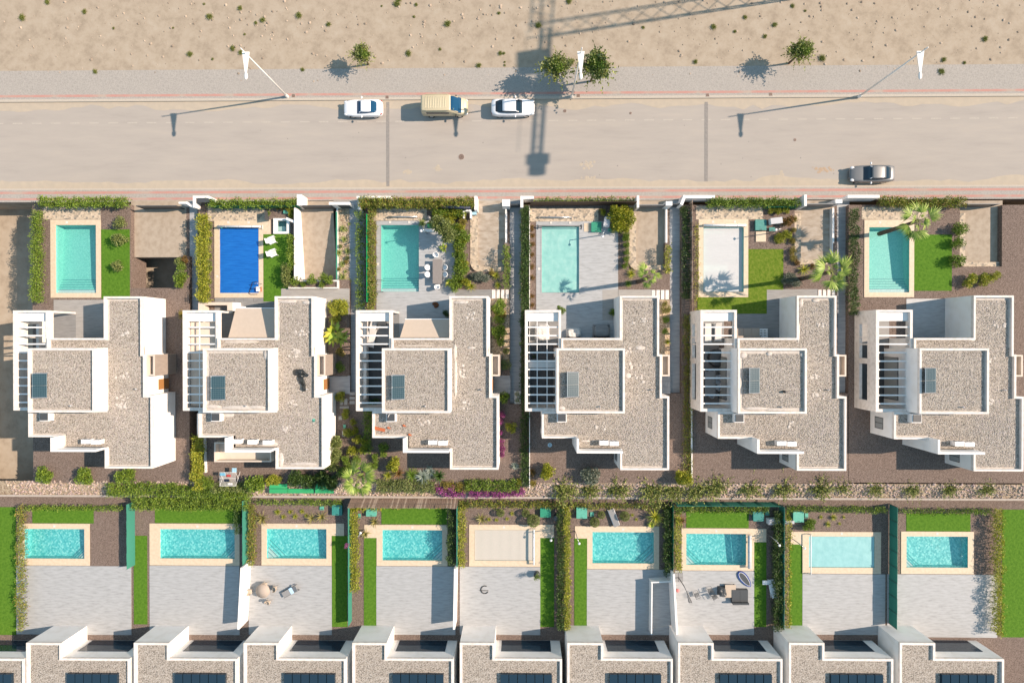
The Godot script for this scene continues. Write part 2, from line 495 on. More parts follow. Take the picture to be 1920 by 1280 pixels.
func fan_mesh(variant: int) -> ArrayMesh:    # one fan leaf of a palm: stalk along +x, one metre to the middle of the fan
	var key := "fan %d" % variant
	if leaf_meshes.has(key): return leaf_meshes[key]
	rng.seed = hash(key)
	var s := Shape.new()
	s.st.set_color(Color(.2, .22, .06))
	s.tube(Vector3.ZERO, Vector3(0.8, 0, 0), 0.025, 0.014, 4, false)
	for i in 17:
		var a := lerpf(-1.5, 1.5, i / 16.0)
		var d := Vector3(cos(a), 0.10 * cos(a * 2.0), sin(a))
		blade(s, Vector3(0.72, 0, 0), d, rng.randf_range(0.62, 0.85) * (1.0 - 0.25 * absf(a) / 1.5), 0.10, rng.randf_range(0.15, 0.5), tone("palm"), 4)
	leaf_meshes[key] = s.mesh()
	return leaf_meshes[key]

func palm(where: Vector3, crown: Vector3, size: float, label: String, fans := 26) -> void:
	var t := thing("fan_palm", label, "palm tree", where, "fan palms in the gardens")
	var s := Shape.new(true)
	var p := where - Vector3(0, 0.1, 0)
	for i in 6:
		var u := (i + 1) / 6.0
		var q := where.lerp(crown, u) + Vector3(sin(u * 3.0) * 0.08, 0, 0)
		s.tube(p, q, 0.24 - 0.012 * i, 0.228 - 0.012 * i, 9)
		p = q
	part("trunk", s, M.bark, t)
	rng.seed = hash(label)
	for i in fans:
		var f := put("leaf", fan_mesh(i % 3), M.leaf, t, crown - where)
		var young := i < 6
		var up := rng.randf_range(0.15, 0.7) if young else lerpf(1.2, -0.35, pow(float(i) / fans, 0.85)) + rng.randf_range(-0.25, 0.25)
		var k := size * (rng.randf_range(0.4, 0.6) if young else rng.randf_range(0.8, 1.15))
		f.basis = Basis(Vector3.UP, i * 2.39996 + rng.randf_range(-0.35, 0.35)) * Basis(Vector3.BACK, up) * Basis(Vector3.RIGHT, rng.randf_range(-0.9, 0.9)) * Basis.from_scale(Vector3.ONE * k)

# kind: a palette for a loose bush, or "clipped", "agave", "silver agave", "yucca", "striped yucca", "grass", "banana", "bougainvillea"
func plant(kind: String, px: float, py: float, r: float, label: String, group := "", h := 0.0, tall := 1.0) -> Node3D:
	var where := at(px, py, h)
	var v := int(px * 7.0 + py * 3.0) % 3
	var name_ := "shrub"
	var category := "shrub"
	var mesh: ArrayMesh
	match kind:
		"wispy": mesh = wisp_mesh(v)
		"clipped": mesh = ball_mesh("olive", v); name_ = "clipped_bush"; category = "bush"
		"agave": mesh = rosette_mesh("agave", v); name_ = "agave"; category = "agave"
		"silver agave": mesh = rosette_mesh("silver", v, 64, 0.10, 0.3); name_ = "agave"; category = "agave"
		"dark agave": mesh = rosette_mesh("dark", v, 60, 0.10, 0.3); name_ = "yucca"; category = "yucca"
		"yucca": mesh = rosette_mesh("lime", v, 56, 0.07, 0.25); name_ = "yucca"; category = "yucca"
		"striped yucca": mesh = rosette_mesh("yellow", v, 30, 0.085, 0.25); name_ = "yucca"; category = "yucca"
		"rust yucca": mesh = rosette_mesh("rust", v, 44, 0.07, 0.3); name_ = "yucca"; category = "yucca"
		"grass": mesh = rosette_mesh("green", v, 110, 0.04, 0.5); name_ = "grass_tuft"; category = "grass"
		"banana": mesh = banana_mesh(v); name_ = "broad_leaf_plant"; category = "plant"
		_: mesh = crown_mesh(kind, v, 1800 if r > 0.9 else 1000)
	if kind == "purple": name_ = "bougainvillea"; category = "flowering shrub"
	var t := thing(name_, label, category, where, group)
	var f := put("foliage", mesh, M.leaf, t)
	f.basis = Basis(Vector3.UP, px * 1.7 + py) * Basis.from_scale(Vector3(r, r * tall, r))
	if category == "shrub" or category == "bush" or category == "flowering shrub":
		var s := Shape.new()
		for i in 3:
			var a := TAU * i / 3.0 + px
			s.tube(where - Vector3(0, 0.05, 0), where + Vector3(cos(a) * r * 0.3, r * tall * 0.8, sin(a) * r * 0.3), 0.03 + r * 0.02, 0.012, 5, false)
		part("stem", s, M.bark, t)
	return t

func row(kind: String, pts: Array, label: String, group: String, h := 0.0, tall := 1.0) -> void:   # pts: [px, py, radius in m]; %s in the label is the place in the row
	for i in pts.size():
		plant(kind, pts[i][0], pts[i][1], pts[i][2], label % ORD[i] if label.contains("%s") else label, group, h, tall)

func hedge(x0: float, y0: float, x1: float, y1: float, base: float, height: float, pal: String, label: String, density := 260.0, gap := 0.0) -> void:
	var r := R(x0, y0, x1, y1, base + height * 0.7)
	rng.seed = hash(label)
	var n := FastNoiseLite.new()
	n.seed = hash(label) % 9999
	n.frequency = 0.55
	var s := Shape.new()
	var count := int(r.size.x * r.size.y * (0.6 + height) * density * 1.7)
	var made := 0
	for i in count:
		var p := Vector3(rng.randf_range(r.position.x, r.end.x), 0, rng.randf_range(r.position.y, r.end.y))
		var bump := n.get_noise_2d(p.x * 1.4, p.z * 1.4)
		if bump < gap - 0.75 or rng.randf() < -bump * (0.5 + gap): continue
		p.y = base + height * (1.0 + bump * 0.45) * pow(rng.randf(), 0.45)
		var c := r.get_center()
		var e := Vector3(signf(p.x - c.x) * (1.0 if r.size.x < r.size.y else 0.2), 0.7, signf(p.z - c.y) * (1.0 if r.size.y < r.size.x else 0.2))
		p += Vector3(rng.randfn() * 0.09, 0, rng.randfn() * 0.09) + Vector3(n.get_noise_2d(p.z * 2.0, 3.0) if r.size.x < r.size.y else 0.0, 0, n.get_noise_2d(p.x * 2.0, 8.0) if r.size.x >= r.size.y else 0.0) * 0.3
		leaf(s, p, e * 0.6, rng.randf_range(0.09, 0.18), pal)
		made += 1
	var t := thing("hedge", label, "hedge", Vector3(r.get_center().x, base, r.get_center().y))
	part("foliage", s, M.leaf, t)
	var b := Shape.new()
	var along := maxf(r.size.x, r.size.y)
	for i in int(along / 0.6) + 1:
		var u := (i + 0.5) / (int(along / 0.6) + 1)
		var q := Vector3(r.position.x + r.size.x * (u if r.size.x > r.size.y else 0.5), base - 0.02, r.position.y + r.size.y * (u if r.size.y >= r.size.x else 0.5))
		b.tube(q, q + Vector3(rng.randfn() * 0.05, height * 0.75, rng.randfn() * 0.05), 0.035, 0.015, 5, false)
	part("stems", b, M.bark, t).set_meta("kind", "stuff")

# ------------------------------------------------------------------ street furniture and vehicles
func lamp_post(px: float, py: float, label: String) -> void:
	var b := at(px, py, STREET)
	var t := thing("street_lamp", label, "street lamp", b, "street lamps along the far pavement")
	var s := Shape.new(true)
	s.tube(b, b + Vector3(0, 10.6, 0), 0.11, 0.05, 10)
	part("pole", s, M.lamp_post, t)
	s = Shape.new()
	s.tube(b, b + Vector3(0, 0.45, 0), 0.17, 0.15, 10)
	part("base", s, M.lamp_post, t)
	s = Shape.new()   # a tapering blade that carries the lamp over the road
	var y := b.y + 9.55
	s.prism([Vector2(b.x - 0.34, b.z - 0.15), Vector2(b.x + 0.34, b.z - 0.15), Vector2(b.x + 0.09, b.z + 1.75), Vector2(b.x - 0.09, b.z + 1.75)], y, y + 0.08)
	part("arm", s, M.lamp_post, t)
	s = Shape.new(true)
	s.ball(Vector3(b.x, y + 0.02, b.z + 2.05), Vector3(0.17, 0.13, 0.36))
	part("lamp_head", s, M.lamp_post, t)

func wheel(t: Node3D, x: float, z: float, r := 0.33) -> void:
	var s := Shape.new(true)
	s.tube(Vector3(x, r, z - 0.11), Vector3(x, r, z + 0.11), r, r, 20)
	var w := part("wheel", s, M.tyre, t)
	s = Shape.new()
	s.tube(Vector3(x, r, z + signf(z) * 0.10), Vector3(x, r, z + signf(z) * 0.122), r * 0.66, r * 0.6, 12)
	w.add_child(MeshInstance3D.new())
	var rim_ := w.get_child(0) as MeshInstance3D
	rim_.name = "rim"; rim_.mesh = s.mesh(); rim_.material_override = M.steel

# stations run from the tail (-x) to the nose (+x)
func car(called: String, body: Array, cabin: Array, roof: Array, paint: Material, glazing: Material, wheels: Array, label: String, category: String) -> Node3D:
	var t := thing(called, label, category)
	var s := Shape.new(true)
	s.loft(body, 5.0, 28)
	part("body", s, paint, t)
	s = Shape.new(true)
	s.loft(cabin, 6.0, 24)
	part("window", s, glazing, t)
	s = Shape.new(true)
	s.loft(roof, 5.0, 24)
	part("roof", s, paint, t)
	var half: float = wheels[2]
	for x in [wheels[0], wheels[1]]:
		for z in [-half, half]: wheel(t, x, z)
	var nose: float = body[-1][0]
	var tail: float = body[0][0]
	for z in [-1.0, 1.0]:
		s = Shape.new(true)
		s.ball(Vector3(nose - 0.25, 0.68, z * (half - 0.1)), Vector3(0.24, 0.1, 0.16))
		part("headlight", s, M.head, t)
		s = Shape.new(true)
		s.ball(Vector3(tail + 0.17, 0.82, z * (half - 0.12)), Vector3(0.15, 0.08, 0.16))
		part("tail_light", s, M.tail, t)
		s = Shape.new(true)   # the pillars beside the windscreen
		s.tube(Vector3(cabin[-2][0], cabin[-2][3] - 0.02, z * (cabin[-2][1] - 0.05)), Vector3(roof[-1][0] - 0.1, roof[-1][3] - 0.05, z * (roof[-1][1] - 0.06)), 0.05, 0.05, 6)
		part("pillar", s, paint, t)
		s = Shape.new(true)
		s.ball(Vector3(cabin[-2][0] - 0.25, 0.98, z * (half + 0.28)), Vector3(0.09, 0.08, 0.14))
		part("wing_mirror", s, M.dark if category == "van" else paint, t)
	return t

func place(t: Node3D, px: float, py: float, h: float, turn: float) -> void:
	t.position = at(px, py, h)
	t.rotation.y = turn

func vehicles() -> void:
	var road := STREET - 0.12
	var t := car("parked_car", [[-2.1, .45, .35, .80], [-2.02, .72, .28, .93], [-1.6, .86, .2, 1.0], [-.9, .89, .18, .98], [0, .88, .18, .93], [.9, .88, .18, .90], [1.6, .82, .2, .82], [1.98, .64, .26, .72], [2.1, .4, .34, .62]], [[-1.55, .5, .8, .98], [-1.2, .62, .8, 1.14], [-.7, .66, .8, 1.26], [0, .67, .8, 1.27], [.35, .68, .8, 1.1], [.62, .66, .8, .93]], [[-.92, .55, 1.14, 1.23], [-.7, .6, 1.16, 1.29], [-.3, .62, 1.18, 1.305], [.05, .6, 1.16, 1.285], [.14, .56, 1.14, 1.25]], M.car_white, M.car_glass_blue, [-1.22, 1.25, .74], "small white two door coupe facing away from the gold van", "car")
	place(t, 684, 207, road, PI)
	t = car("parked_van", [[-2.42, .82, .35, 1.85], [-2.36, .90, .28, 1.93], [-1.5, .93, .24, 1.96], [.6, .93, .24, 1.95], [1.0, .92, .24, 1.75], [1.55, .92, .24, 1.22], [2.05, .86, .24, 1.08], [2.35, .72, .28, .92], [2.46, .5, .34, .75]], [[.45, .7, 1.1, 1.8], [.8, .78, 1.1, 1.93], [1.1, .81, 1.05, 1.72], [1.45, .83, 1.0, 1.40], [1.78, .80, .95, 1.17]], [[-2.38, .74, 1.88, 1.95], [-2.2, .83, 1.88, 1.99], [-.5, .85, 1.9, 2.01], [.55, .83, 1.88, 1.99], [.72, .78, 1.86, 1.95]], M.car_gold, M.car_glass_blue, [-1.5, 1.55, .78], "gold panel van with a ribbed roof between the two white cars", "van")
	for i in 9:
		var s := Shape.new(true)
		s.ball(Vector3(-1.9 + i * 0.26, 2.0, 0), Vector3(.06, .022, .68), 10, 4)
		part("roof_rib", s, M.car_gold, t)
	for z in [-1.0, 1.0]:
		box("side_window", Vector3(-1.9, 1.2, z * .925 - .012), Vector3(.5, 1.62, z * .925 + .012), M.car_glass, t)
		box("roof_rail", Vector3(-1.9, 1.96, z * .84 - .02), Vector3(.5, 2.04, z * .84 + .02), M.car_gold, t)
	place(t, 836, 205.5, road, 0)
	t = car("parked_car", [[-2.32, .5, .35, .85], [-2.22, .78, .26, .98], [-1.7, .88, .2, 1.02], [-.8, .90, .18, .98], [.3, .90, .18, .96], [1.1, .88, .18, .92], [1.75, .83, .2, .84], [2.15, .66, .26, .74], [2.3, .42, .34, .64]], [[-1.85, .55, .85, 1.02], [-1.4, .66, .85, 1.2], [-.8, .70, .85, 1.38], [0, .71, .85, 1.40], [.5, .71, .85, 1.24], [.98, .69, .85, .97]], [[-1.12, .58, 1.24, 1.34], [-.8, .64, 1.28, 1.415], [-.2, .66, 1.3, 1.435], [.2, .64, 1.28, 1.41], [.32, .6, 1.25, 1.37]], M.car_silver, M.car_glass, [-1.4, 1.4, .75], "pearl white four door saloon nearest the long crane shadow", "car")
	place(t, 962, 206, road, 0)
	t = t.duplicate()
	t.name = numbered("parked_car")
	add_child(t)
	for p in ["body", "roof"]: t.get_node(p).material_override = M.car_grey
	tag(t, "dark grey saloon parked against the near kerb by the villa gates", "car")
	place(t, 1628, 329, road, PI)

func crane() -> void:   # a tower crane on the building plot across the street: only the shadow of its counterweight arm falls into the picture
	var h := 26.0
	var tip := at(1006, 291, STREET - 0.12) + Vector3(0.989 * SLOPE * (h - STREET + 0.12), 0, -0.145 * SLOPE * (h - STREET + 0.12))
	var mast := tip + Vector3(0.9, 0, -13.5)
	var base := Vector3(mast.x, STREET, mast.z)
	var t := thing("tower_crane", "yellow tower crane with concrete counterweights on the plot across the street", "crane", base)
	var s := Shape.new()
	var w := 0.75
	for a in [Vector2(-w, -w), Vector2(w, -w), Vector2(w, w), Vector2(-w, w)]:
		s.tube(base + Vector3(a.x, 0, a.y), Vector3(base.x + a.x, h + 1.0, base.z + a.y), .07, .07, 5)
	for i in 17:
		var y0 := STREET + i * 1.56
		for k in 4:
			var c := [Vector2(-w, -w), Vector2(w, -w), Vector2(w, w), Vector2(-w, w), Vector2(-w, -w)]
			s.tube(base + Vector3(c[k].x, y0 - STREET, c[k].y), base + Vector3(c[k + 1].x, y0 + 1.56 - STREET, c[k + 1].y), .04, .04, 4)
	part("mast", s, M.crane, t)
	var dir := (Vector3(tip.x, h, tip.z) - Vector3(mast.x, h, mast.z)).normalized()
	var side := Vector3(-dir.z, 0, dir.x)
	var top := Vector3(mast.x, h, mast.z)
	s = Shape.new()
	for k in [-1.0, 1.0]:
		s.tube(top + side * k * .45, top + dir * 13.5 + side * k * .42, .17, .17, 6)
		s.tube(top + side * k * .75 + Vector3(0, 1.0, 0), top + dir * 13.0 + side * k * .75 + Vector3(0, 1.0, 0), .025, .025, 4)
	for i in 12: s.tube(top + dir * i * 1.15 - side * .45, top + dir * i * 1.15 + side * .45, .05, .05, 5)
	part("counter_jib", s, M.crane, t)
	s = Shape.new()
	var c0 := top + dir * 13.4
	for i in 4:
		var a := c0 + dir * (i * .58)
		var ww := .62 if i < 2 else .46
		s.prism([Vector2(a.x, a.z) + Vector2(side.x, side.z) * ww, Vector2(a.x, a.z) - Vector2(side.x, side.z) * ww, Vector2(a.x, a.z) - Vector2(side.x, side.z) * ww + Vector2(dir.x, dir.z) * .57, Vector2(a.x, a.z) + Vector2(side.x, side.z) * ww + Vector2(dir.x, dir.z) * .57], h - (.62 if i < 2 else .5), h + (.4 if i < 2 else .25))
	part("counterweight", s, M.concrete, t)
	s = Shape.new()
	s.box(top + dir * 3.0 - Vector3(.8, 0, .9), top + dir * 3.0 + Vector3(.8, 1.7, 1.6))
	part("winch", s, M.crane, t)
	s = Shape.new()
	for k in [-1.0, 1.0]:
		s.tube(top + side * k * .6, top - dir * 42.0 + side * k * .6, .08, .08, 5)
	s.tube(top + Vector3(0, 1.3, 0), top - dir * 42.0 + Vector3(0, 1.3, 0), .08, .08, 5)
	for i in 28:
		for k in [-1.0, 1.0]:
			s.tube(top - dir * i * 1.5 + side * k * .6, top - dir * (i * 1.5 + .75) + Vector3(0, 1.3, 0), .035, .035, 4)
			s.tube(top - dir * (i * 1.5 + 1.5) + side * k * .6, top - dir * (i * 1.5 + .75) + Vector3(0, 1.3, 0), .035, .035, 4)
	part("jib", s, M.crane, t)

func cover_lid(px: float, py: float, r: float, label: String, round_ := true) -> void:
	var y := STREET - 0.12 if py > 189.0 and py < 349.0 else STREET
	var b := at(px, py, y)
	var t := thing("manhole_cover", label, "manhole cover", b)
	var s := Shape.new()
	if round_:
		s.tube(b, b + Vector3(0, .012, 0), r, r, 20)
		part("frame", s, M.concrete, t)
		s = Shape.new()
		s.tube(b, b + Vector3(0, .022, 0), r * .84, r * .84, 20)
	else:
		s.box(b - Vector3(r, .02, r), b + Vector3(r, .012, r))
		part("frame", s, M.concrete, t)
		s = Shape.new()
		s.box(b - Vector3(r * .8, .02, r * .8), b + Vector3(r * .8, .022, r * .8))
	part("lid", s, M.manhole, t)

# ------------------------------------------------------------------ the villas: u runs right, v runs down the picture, from the north-west corner of the long wing
func outline(o: Vector3, pts: Array) -> Array:
	return pts.map(func(p): return Vector2(o.x + p[0], o.z + p[1]))

func pebbles(called: String, polys: Array, y: float, count: int, parent: Node) -> void:   # loose stones that lie on a roof
	var mm := MultiMesh.new()
	mm.transform_format = MultiMesh.TRANSFORM_3D
	mm.use_colors = true
	var s := Shape.new()
	s.ball(Vector3.ZERO, Vector3(1, .7, .85), 5, 3)
	mm.mesh = s.mesh()
	mm.instance_count = count
	var org := place_of(parent)
	var areas := polys.map(func(r): return r.get_area())
	var total := 0.0
	for a in areas: total += a
	for i in count:
		var pick := rng.randf() * total
		var k := 0
		while k < areas.size() - 1 and pick > areas[k]:
			pick -= areas[k]
			k += 1
		var r: Rect2 = polys[k]
		var p := Vector3(rng.randf_range(r.position.x, r.end.x), y, rng.randf_range(r.position.y, r.end.y)) - org
		mm.set_instance_transform(i, Transform3D(Basis(Vector3.UP, rng.randf() * TAU) * Basis.from_scale(Vector3.ONE * rng.randf_range(.025, .052)), p))
		var c := pow(rng.randf(), 0.5) * .44 + .15
		mm.set_instance_color(i, Color(c, c * rng.randf_range(.86, .95), c * rng.randf_range(.74, .9)))
	var o := MultiMeshInstance3D.new()
	o.name = called
	o.multimesh = mm
	o.material_override = M.pebble
	parent.add_child(o, true)
	o.set_meta("kind", "stuff")

func villa(x: float, label: String, o: Dictionary) -> Node3D:
	var z := -4.24
	var org := Vector3(x, 0, z)
	var t := thing("villa", label, "house", org)
	var P := func(u: float, y: float, v: float) -> Vector3: return Vector3(x + u, y, z + v)
	var bxo := func(called: String, u0: float, y0: float, v0: float, u1: float, y1: float, v1: float, m: Material, par: Node) -> MeshInstance3D: return box(called, Vector3(x + u0, y0, z + v0), Vector3(x + u1, y1, z + v1), m, par)
	var main := outline(org, [[0, 0], [3.93, 0], [3.93, 5.85], [4.2, 5.85], [4.2, 10.03], [4.95, 10.03], [4.95, 17.45], [.05, 17.45], [.05, 15.5], [-4.42, 15.5], [-4.42, 14.28], [-7.8, 14.28], [-7.8, 11.6], [-6.39, 11.6], [-6.39, 5.3], [-5.85, 5.3], [-5.85, 4.22], [0, 4.22]])
	var s := Shape.new()
	s.prism(main, STREET - .1, 3.6)
	var wall := part("wall", s, M.white, t)
	s = Shape.new()
	s.rim(main, .2, 3.59, 3.95)
	part("parapet", s, M.bone, t)
	# the gravel lies inside the parapet, drawn back from it unevenly where the felt shows
	rng.seed = int(x * 10.0) + 500
	var felt := Shape.new()
	felt.slab([Rect2(x + .2, z + .2, 3.53, 17.05), Rect2(x - 5.65, z + 4.42, 6.0, 1.0), Rect2(x + .1, z + 5.0, 3.9, 10.3), Rect2(x - 7.6, z + 11.75, 11.0, 2.33), Rect2(x - 4.22, z + 12.0, 7.0, 3.3), Rect2(x + .25, z + 10.23, 4.5, 7.02)], [], 3.59, 3.615)
	part("roof_felt", felt, M.felt, t)
	var g := .12
	var beds := [Rect2(x + .2 + g * 2.0, z + .45, 3.5 - g * 3.0, 5.3), Rect2(x - 5.6, z + 4.5, 6.0, .72), Rect2(x + .24, z + 5.2, 3.72, 10.0), Rect2(x - 7.5, z + 11.8, 11.4, 2.15), Rect2(x - 4.15, z + 13.6, 4.6, 1.75), Rect2(x + .36, z + 10.35, 4.34, 6.75)]
	s = Shape.new()
	s.slab(beds, [], 3.60, 3.655)
	part("roof_gravel", s, M.roof_gravel, t)
	pebbles("pebbles", beds, 3.67, 6400, t)
	# upper block
	var up := outline(org, [[-6.42, 5.22], [.22, 5.22], [.22, 11.55], [-6.42, 11.55]])
	s = Shape.new()
	s.prism(up, 3.55, 5.28)
	var upper := part("upper_wall", s, M.white, t)
	s = Shape.new()
	s.rim(up, .2, 5.27, 5.6)
	part("parapet", s, M.bone, t)
	s = Shape.new()
	s.slab([Rect2(x - 6.22, z + 5.42, 6.24, 5.93)], [], 5.27, 5.295)
	part("roof_felt", s, M.felt, t)
	var ub := [Rect2(x - 6.22 + o.get("bare", .12), z + 5.42 + o.get("bare", .1), 6.24 - o.get("bare", .12) - .1, 5.93 - o.get("bare", .1) * 2.0)]
	s = Shape.new()
	s.slab(ub, [], 5.28, 5.335)
	part("roof_gravel", s, M.roof_gravel, t)
	pebbles("pebbles", ub, 5.35, 2000, t)
	for c in o.get("felt", []):   # folds of the felt that the wind has laid over the gravel
		s = Shape.new(true)
		var hh: float = c[2]
		s.ball(P.call(c[0], hh, c[1]), Vector3(c[3], .13, c[4]), 9, 4, 0.0)
		part("felt_fold", s, M.felt, t)
	for k in 5:
		var p: Vector3 = P.call(rng.randf_range(-3.0, 3.2), 3.665, rng.randf_range(5.5, 14.0)) if k else P.call(2.0 + rng.randf(), 3.665, 1.5 + rng.randf() * 3.0)
		if p.x < x + .5 and p.z < z + 11.8: p.x = x + 1.2 + rng.randf()
		s = Shape.new()
		for q in 9:
			var c := p + Vector3(rng.randfn() * .3, q * .004, rng.randfn() * .2)
			s.tube(c, c + Vector3(0, .03, 0), rng.randf_range(.05, .16), .04, 7)
		part("dust_patch", s, M.felt, t).set_meta("kind", "stuff")
	s = Shape.new(true)   # two pipe stubs of the drains
	s.tube(P.call(3.2, 3.6, 9.4), P.call(3.2, 3.95, 9.4), .06, .06, 8)
	part("vent_pipe", s, M.grey_plastic, t)
	s = Shape.new(true)
	s.tube(P.call(-2.2, 5.25, 10.9), P.call(-2.2, 5.62, 10.9), .06, .06, 8)
	part("vent_pipe", s, M.grey_plastic, t)
	# entrance portal on the east side
	s = Shape.new()
	s.prism(outline(org, [[4.18, 5.9], [5.05, 5.9], [5.05, 8.06], [4.18, 8.06]]), 2.5, 3.1)
	s.rim(outline(org, [[4.19, 5.9], [5.05, 5.9], [5.05, 8.06], [4.19, 8.06]]), .16, 3.09, 3.7)
	var portal := part("portal", s, M.cream, t)
	s = Shape.new()
	s.box(P.call(5.05, STREET, 5.92), P.call(5.07, 3.66, 8.04))
	part("cladding", s, M.portal_tile, portal)
	s = Shape.new()
	s.box(P.call(4.9, STREET - .1, 5.91), P.call(5.049, 2.51, 8.05))
	part("portal_wall", s, M.cream, portal)
	var door := bxo.call("door", 4.2, STREET, 8.55, 4.26, 1.75, 9.65, M.door_wood, t)
	bxo.call("handle", 4.26, .4, 9.45, 4.31, .7, 9.49, M.steel, door)
	# screen that hides the cooling units on the roof
	s = Shape.new()
	s.box(P.call(-4.423, 3.5, 14.1), P.call(-4.22, 5.3, 15.503))
	s.box(P.call(-4.22, 3.5, 15.3), P.call(.1, 5.3, 15.503))
	part("roof_screen", s, M.white, t)
	for i in o.get("units", 2):
		var u: float = -.62 - i * o.get("unit_gap", 1.0)
		var v: float = 14.72 - i * .05
		var ac := bxo.call("cooling_unit", u - .45, 3.66, v - .22, u + .45, 4.35, v + .22, M.plastic, t)
		for k in [-.2, .22]:
			s = Shape.new()
			s.tube(P.call(u + k, 4.05, v - .235), P.call(u + k, 4.05, v - .215), .17, .17, 12)
			part("fan", s, M.dark, ac)
	if o.has("balcony"):
		var bp := (o.balcony as Array).map(func(q): return Vector2(at(q[0], q[1], 2.3).x, at(q[0], q[1], 2.3).z))
		s = Shape.new()
		s.prism(bp, 1.35, 1.5)
		s.rim(bp, .14, 1.35, 2.3)
		part("balcony", s, M.cream, t)
	# chimney with a louvred head
	var ch := bxo.call("chimney", -6.3, 3.5, 11.72, -5.35, 4.35, 12.6, M.white, t)
	bxo.call("louvre", -6.22, 4.35, 11.8, -5.43, 4.42, 12.52, M.gate, ch)
	# pergola
	s = Shape.new()
	var lo := STREET - .1
	s.box(P.call(-9.5, lo, 1.4), P.call(-9.2, .9, 11.6))
	s.box(P.call(-9.5, 2.3, 1.4), P.call(-9.2, 3.75, 11.6))
	for q in [[1.4, 2.75], [4.1, 4.2], [4.8, 4.92], [6.3, 6.85], [10.6, 11.6]]:
		s.box(P.call(-9.5, .9, q[0]), P.call(-9.2, 2.3, q[1]))
	s.box(P.call(-9.2, 2.75, 1.4), P.call(-5.87, 3.75, 1.62))
	s.box(P.call(-6.12, 3.05, 1.62), P.call(-5.87, 3.75, 5.2))
	s.box(P.call(-6.11, lo, 1.41), P.call(-5.88, 3.06, 1.61))
	s.box(P.call(-9.2, lo, 11.3), P.call(-6.43, 3.75, 11.6))
	var per := part("pergola", s, M.bone, t)
	bxo.call("canopy", -9.2, 3.2, 1.62, -6.12, 3.36, 2.5, M.white, per)
	for i in 10:
		var v := 3.12 + .853 * i
		bxo.call("beam", -9.2, 3.36, v - .065, -6.12 if v < 5.2 else -6.42, 3.6, v + .065, M.white, per)
	for k in o.get("bars", []):
		bxo.call("bar", -6.42 - k - .03, 3.5, 2.5, -6.42 - k + .03, 3.61, 11.3, M.white, per)
	if o.has("shade_panel"): bxo.call("shade_panel", -9.18, 3.2, 6.55, -6.44, 3.25, 7.25, M.fabric_white, per)
	if o.has("blind"): bxo.call("blind", -9.1, 2.9, 2.56, -6.44, 2.95, 11.2, M.cream, per)
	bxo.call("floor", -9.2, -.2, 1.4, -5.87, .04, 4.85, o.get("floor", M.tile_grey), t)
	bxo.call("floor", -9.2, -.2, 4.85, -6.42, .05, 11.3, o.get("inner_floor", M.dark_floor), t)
	# windows: each has a frame and a pane
	for w in [[-5.4, 4.22, -.5, 4.22, .05, 2.3], [.8, 0.0, 3.1, 0.0, .9, 2.1], [.8, 17.45, 4.2, 17.45, .3, 2.3], [-7.8, 12.4, -7.8, 13.6, .8, 2.2], [.05, 15.9, .05, 17.0, .7, 2.1], [-4.0, 15.5, -.4, 15.5, .2, 2.3], [-7.2, 14.28, -5.2, 14.28, .7, 2.2], [-6.42, 6.2, -6.42, 10.6, .05, 2.4]]:
		var along_x: bool = w[1] == w[3]
		var out := .02
		var fr := Shape.new()
		var a: Vector3 = P.call(w[0], w[4], w[1])
		var b: Vector3 = P.call(w[2], w[5], w[3])
		var e := Vector3(0, 0, out) if along_x else Vector3(out, 0, 0)
		var q := .07
		var along := Vector3(1, 0, 0) if along_x else Vector3(0, 0, 1)
		var len := (b - a).dot(along)
		fr.box(a - e, a + along * len + Vector3(0, q, 0) + e)
		fr.box(a + Vector3(0, w[5] - w[4] - q, 0) - e, b + e)
		for c in [0.0, (len - q) / 2.0, len - q]:
			fr.box(a + along * c + Vector3(0, q, 0) - e, a + along * (c + q) + Vector3(0, w[5] - w[4] - q, 0) + e)
		var wi := part("window", fr, M.gate, t)
		var pn := Shape.new()
		pn.box(a + Vector3(0, .02, 0) - e * .5, b - Vector3(0, .02, 0) + e * .5)
		part("pane", pn, M.car_glass if along_x else M.shade_glass, wi)
	if o.has("awning"):
		s = Shape.new()
		var v0: float = o.awning
		for q in 4:   # four cloth widths
			var ua: float = -4.75 + q * 1.17
			s = Shape.new()
			var ul: float = ua - (.42 if q == 0 else 0.0)
			s.quad(P.call(ul, 3.05, 4.15), P.call(ua + 1.168, 3.05, 4.15), P.call(ua + 1.168, 2.35, v0), P.call(ua, 2.35, v0))
			s.quad(P.call(ua, 2.34, v0), P.call(ua + 1.168, 2.34, v0), P.call(ua + 1.168, 3.04, 4.15), P.call(ul, 3.04, 4.15))
			part("awning_cloth", s, M.awning, t)
		bxo.call("awning_bar", -4.78, 2.28, v0 - .08, -.02, 2.38, v0 - .002, M.plastic, t)
	return t

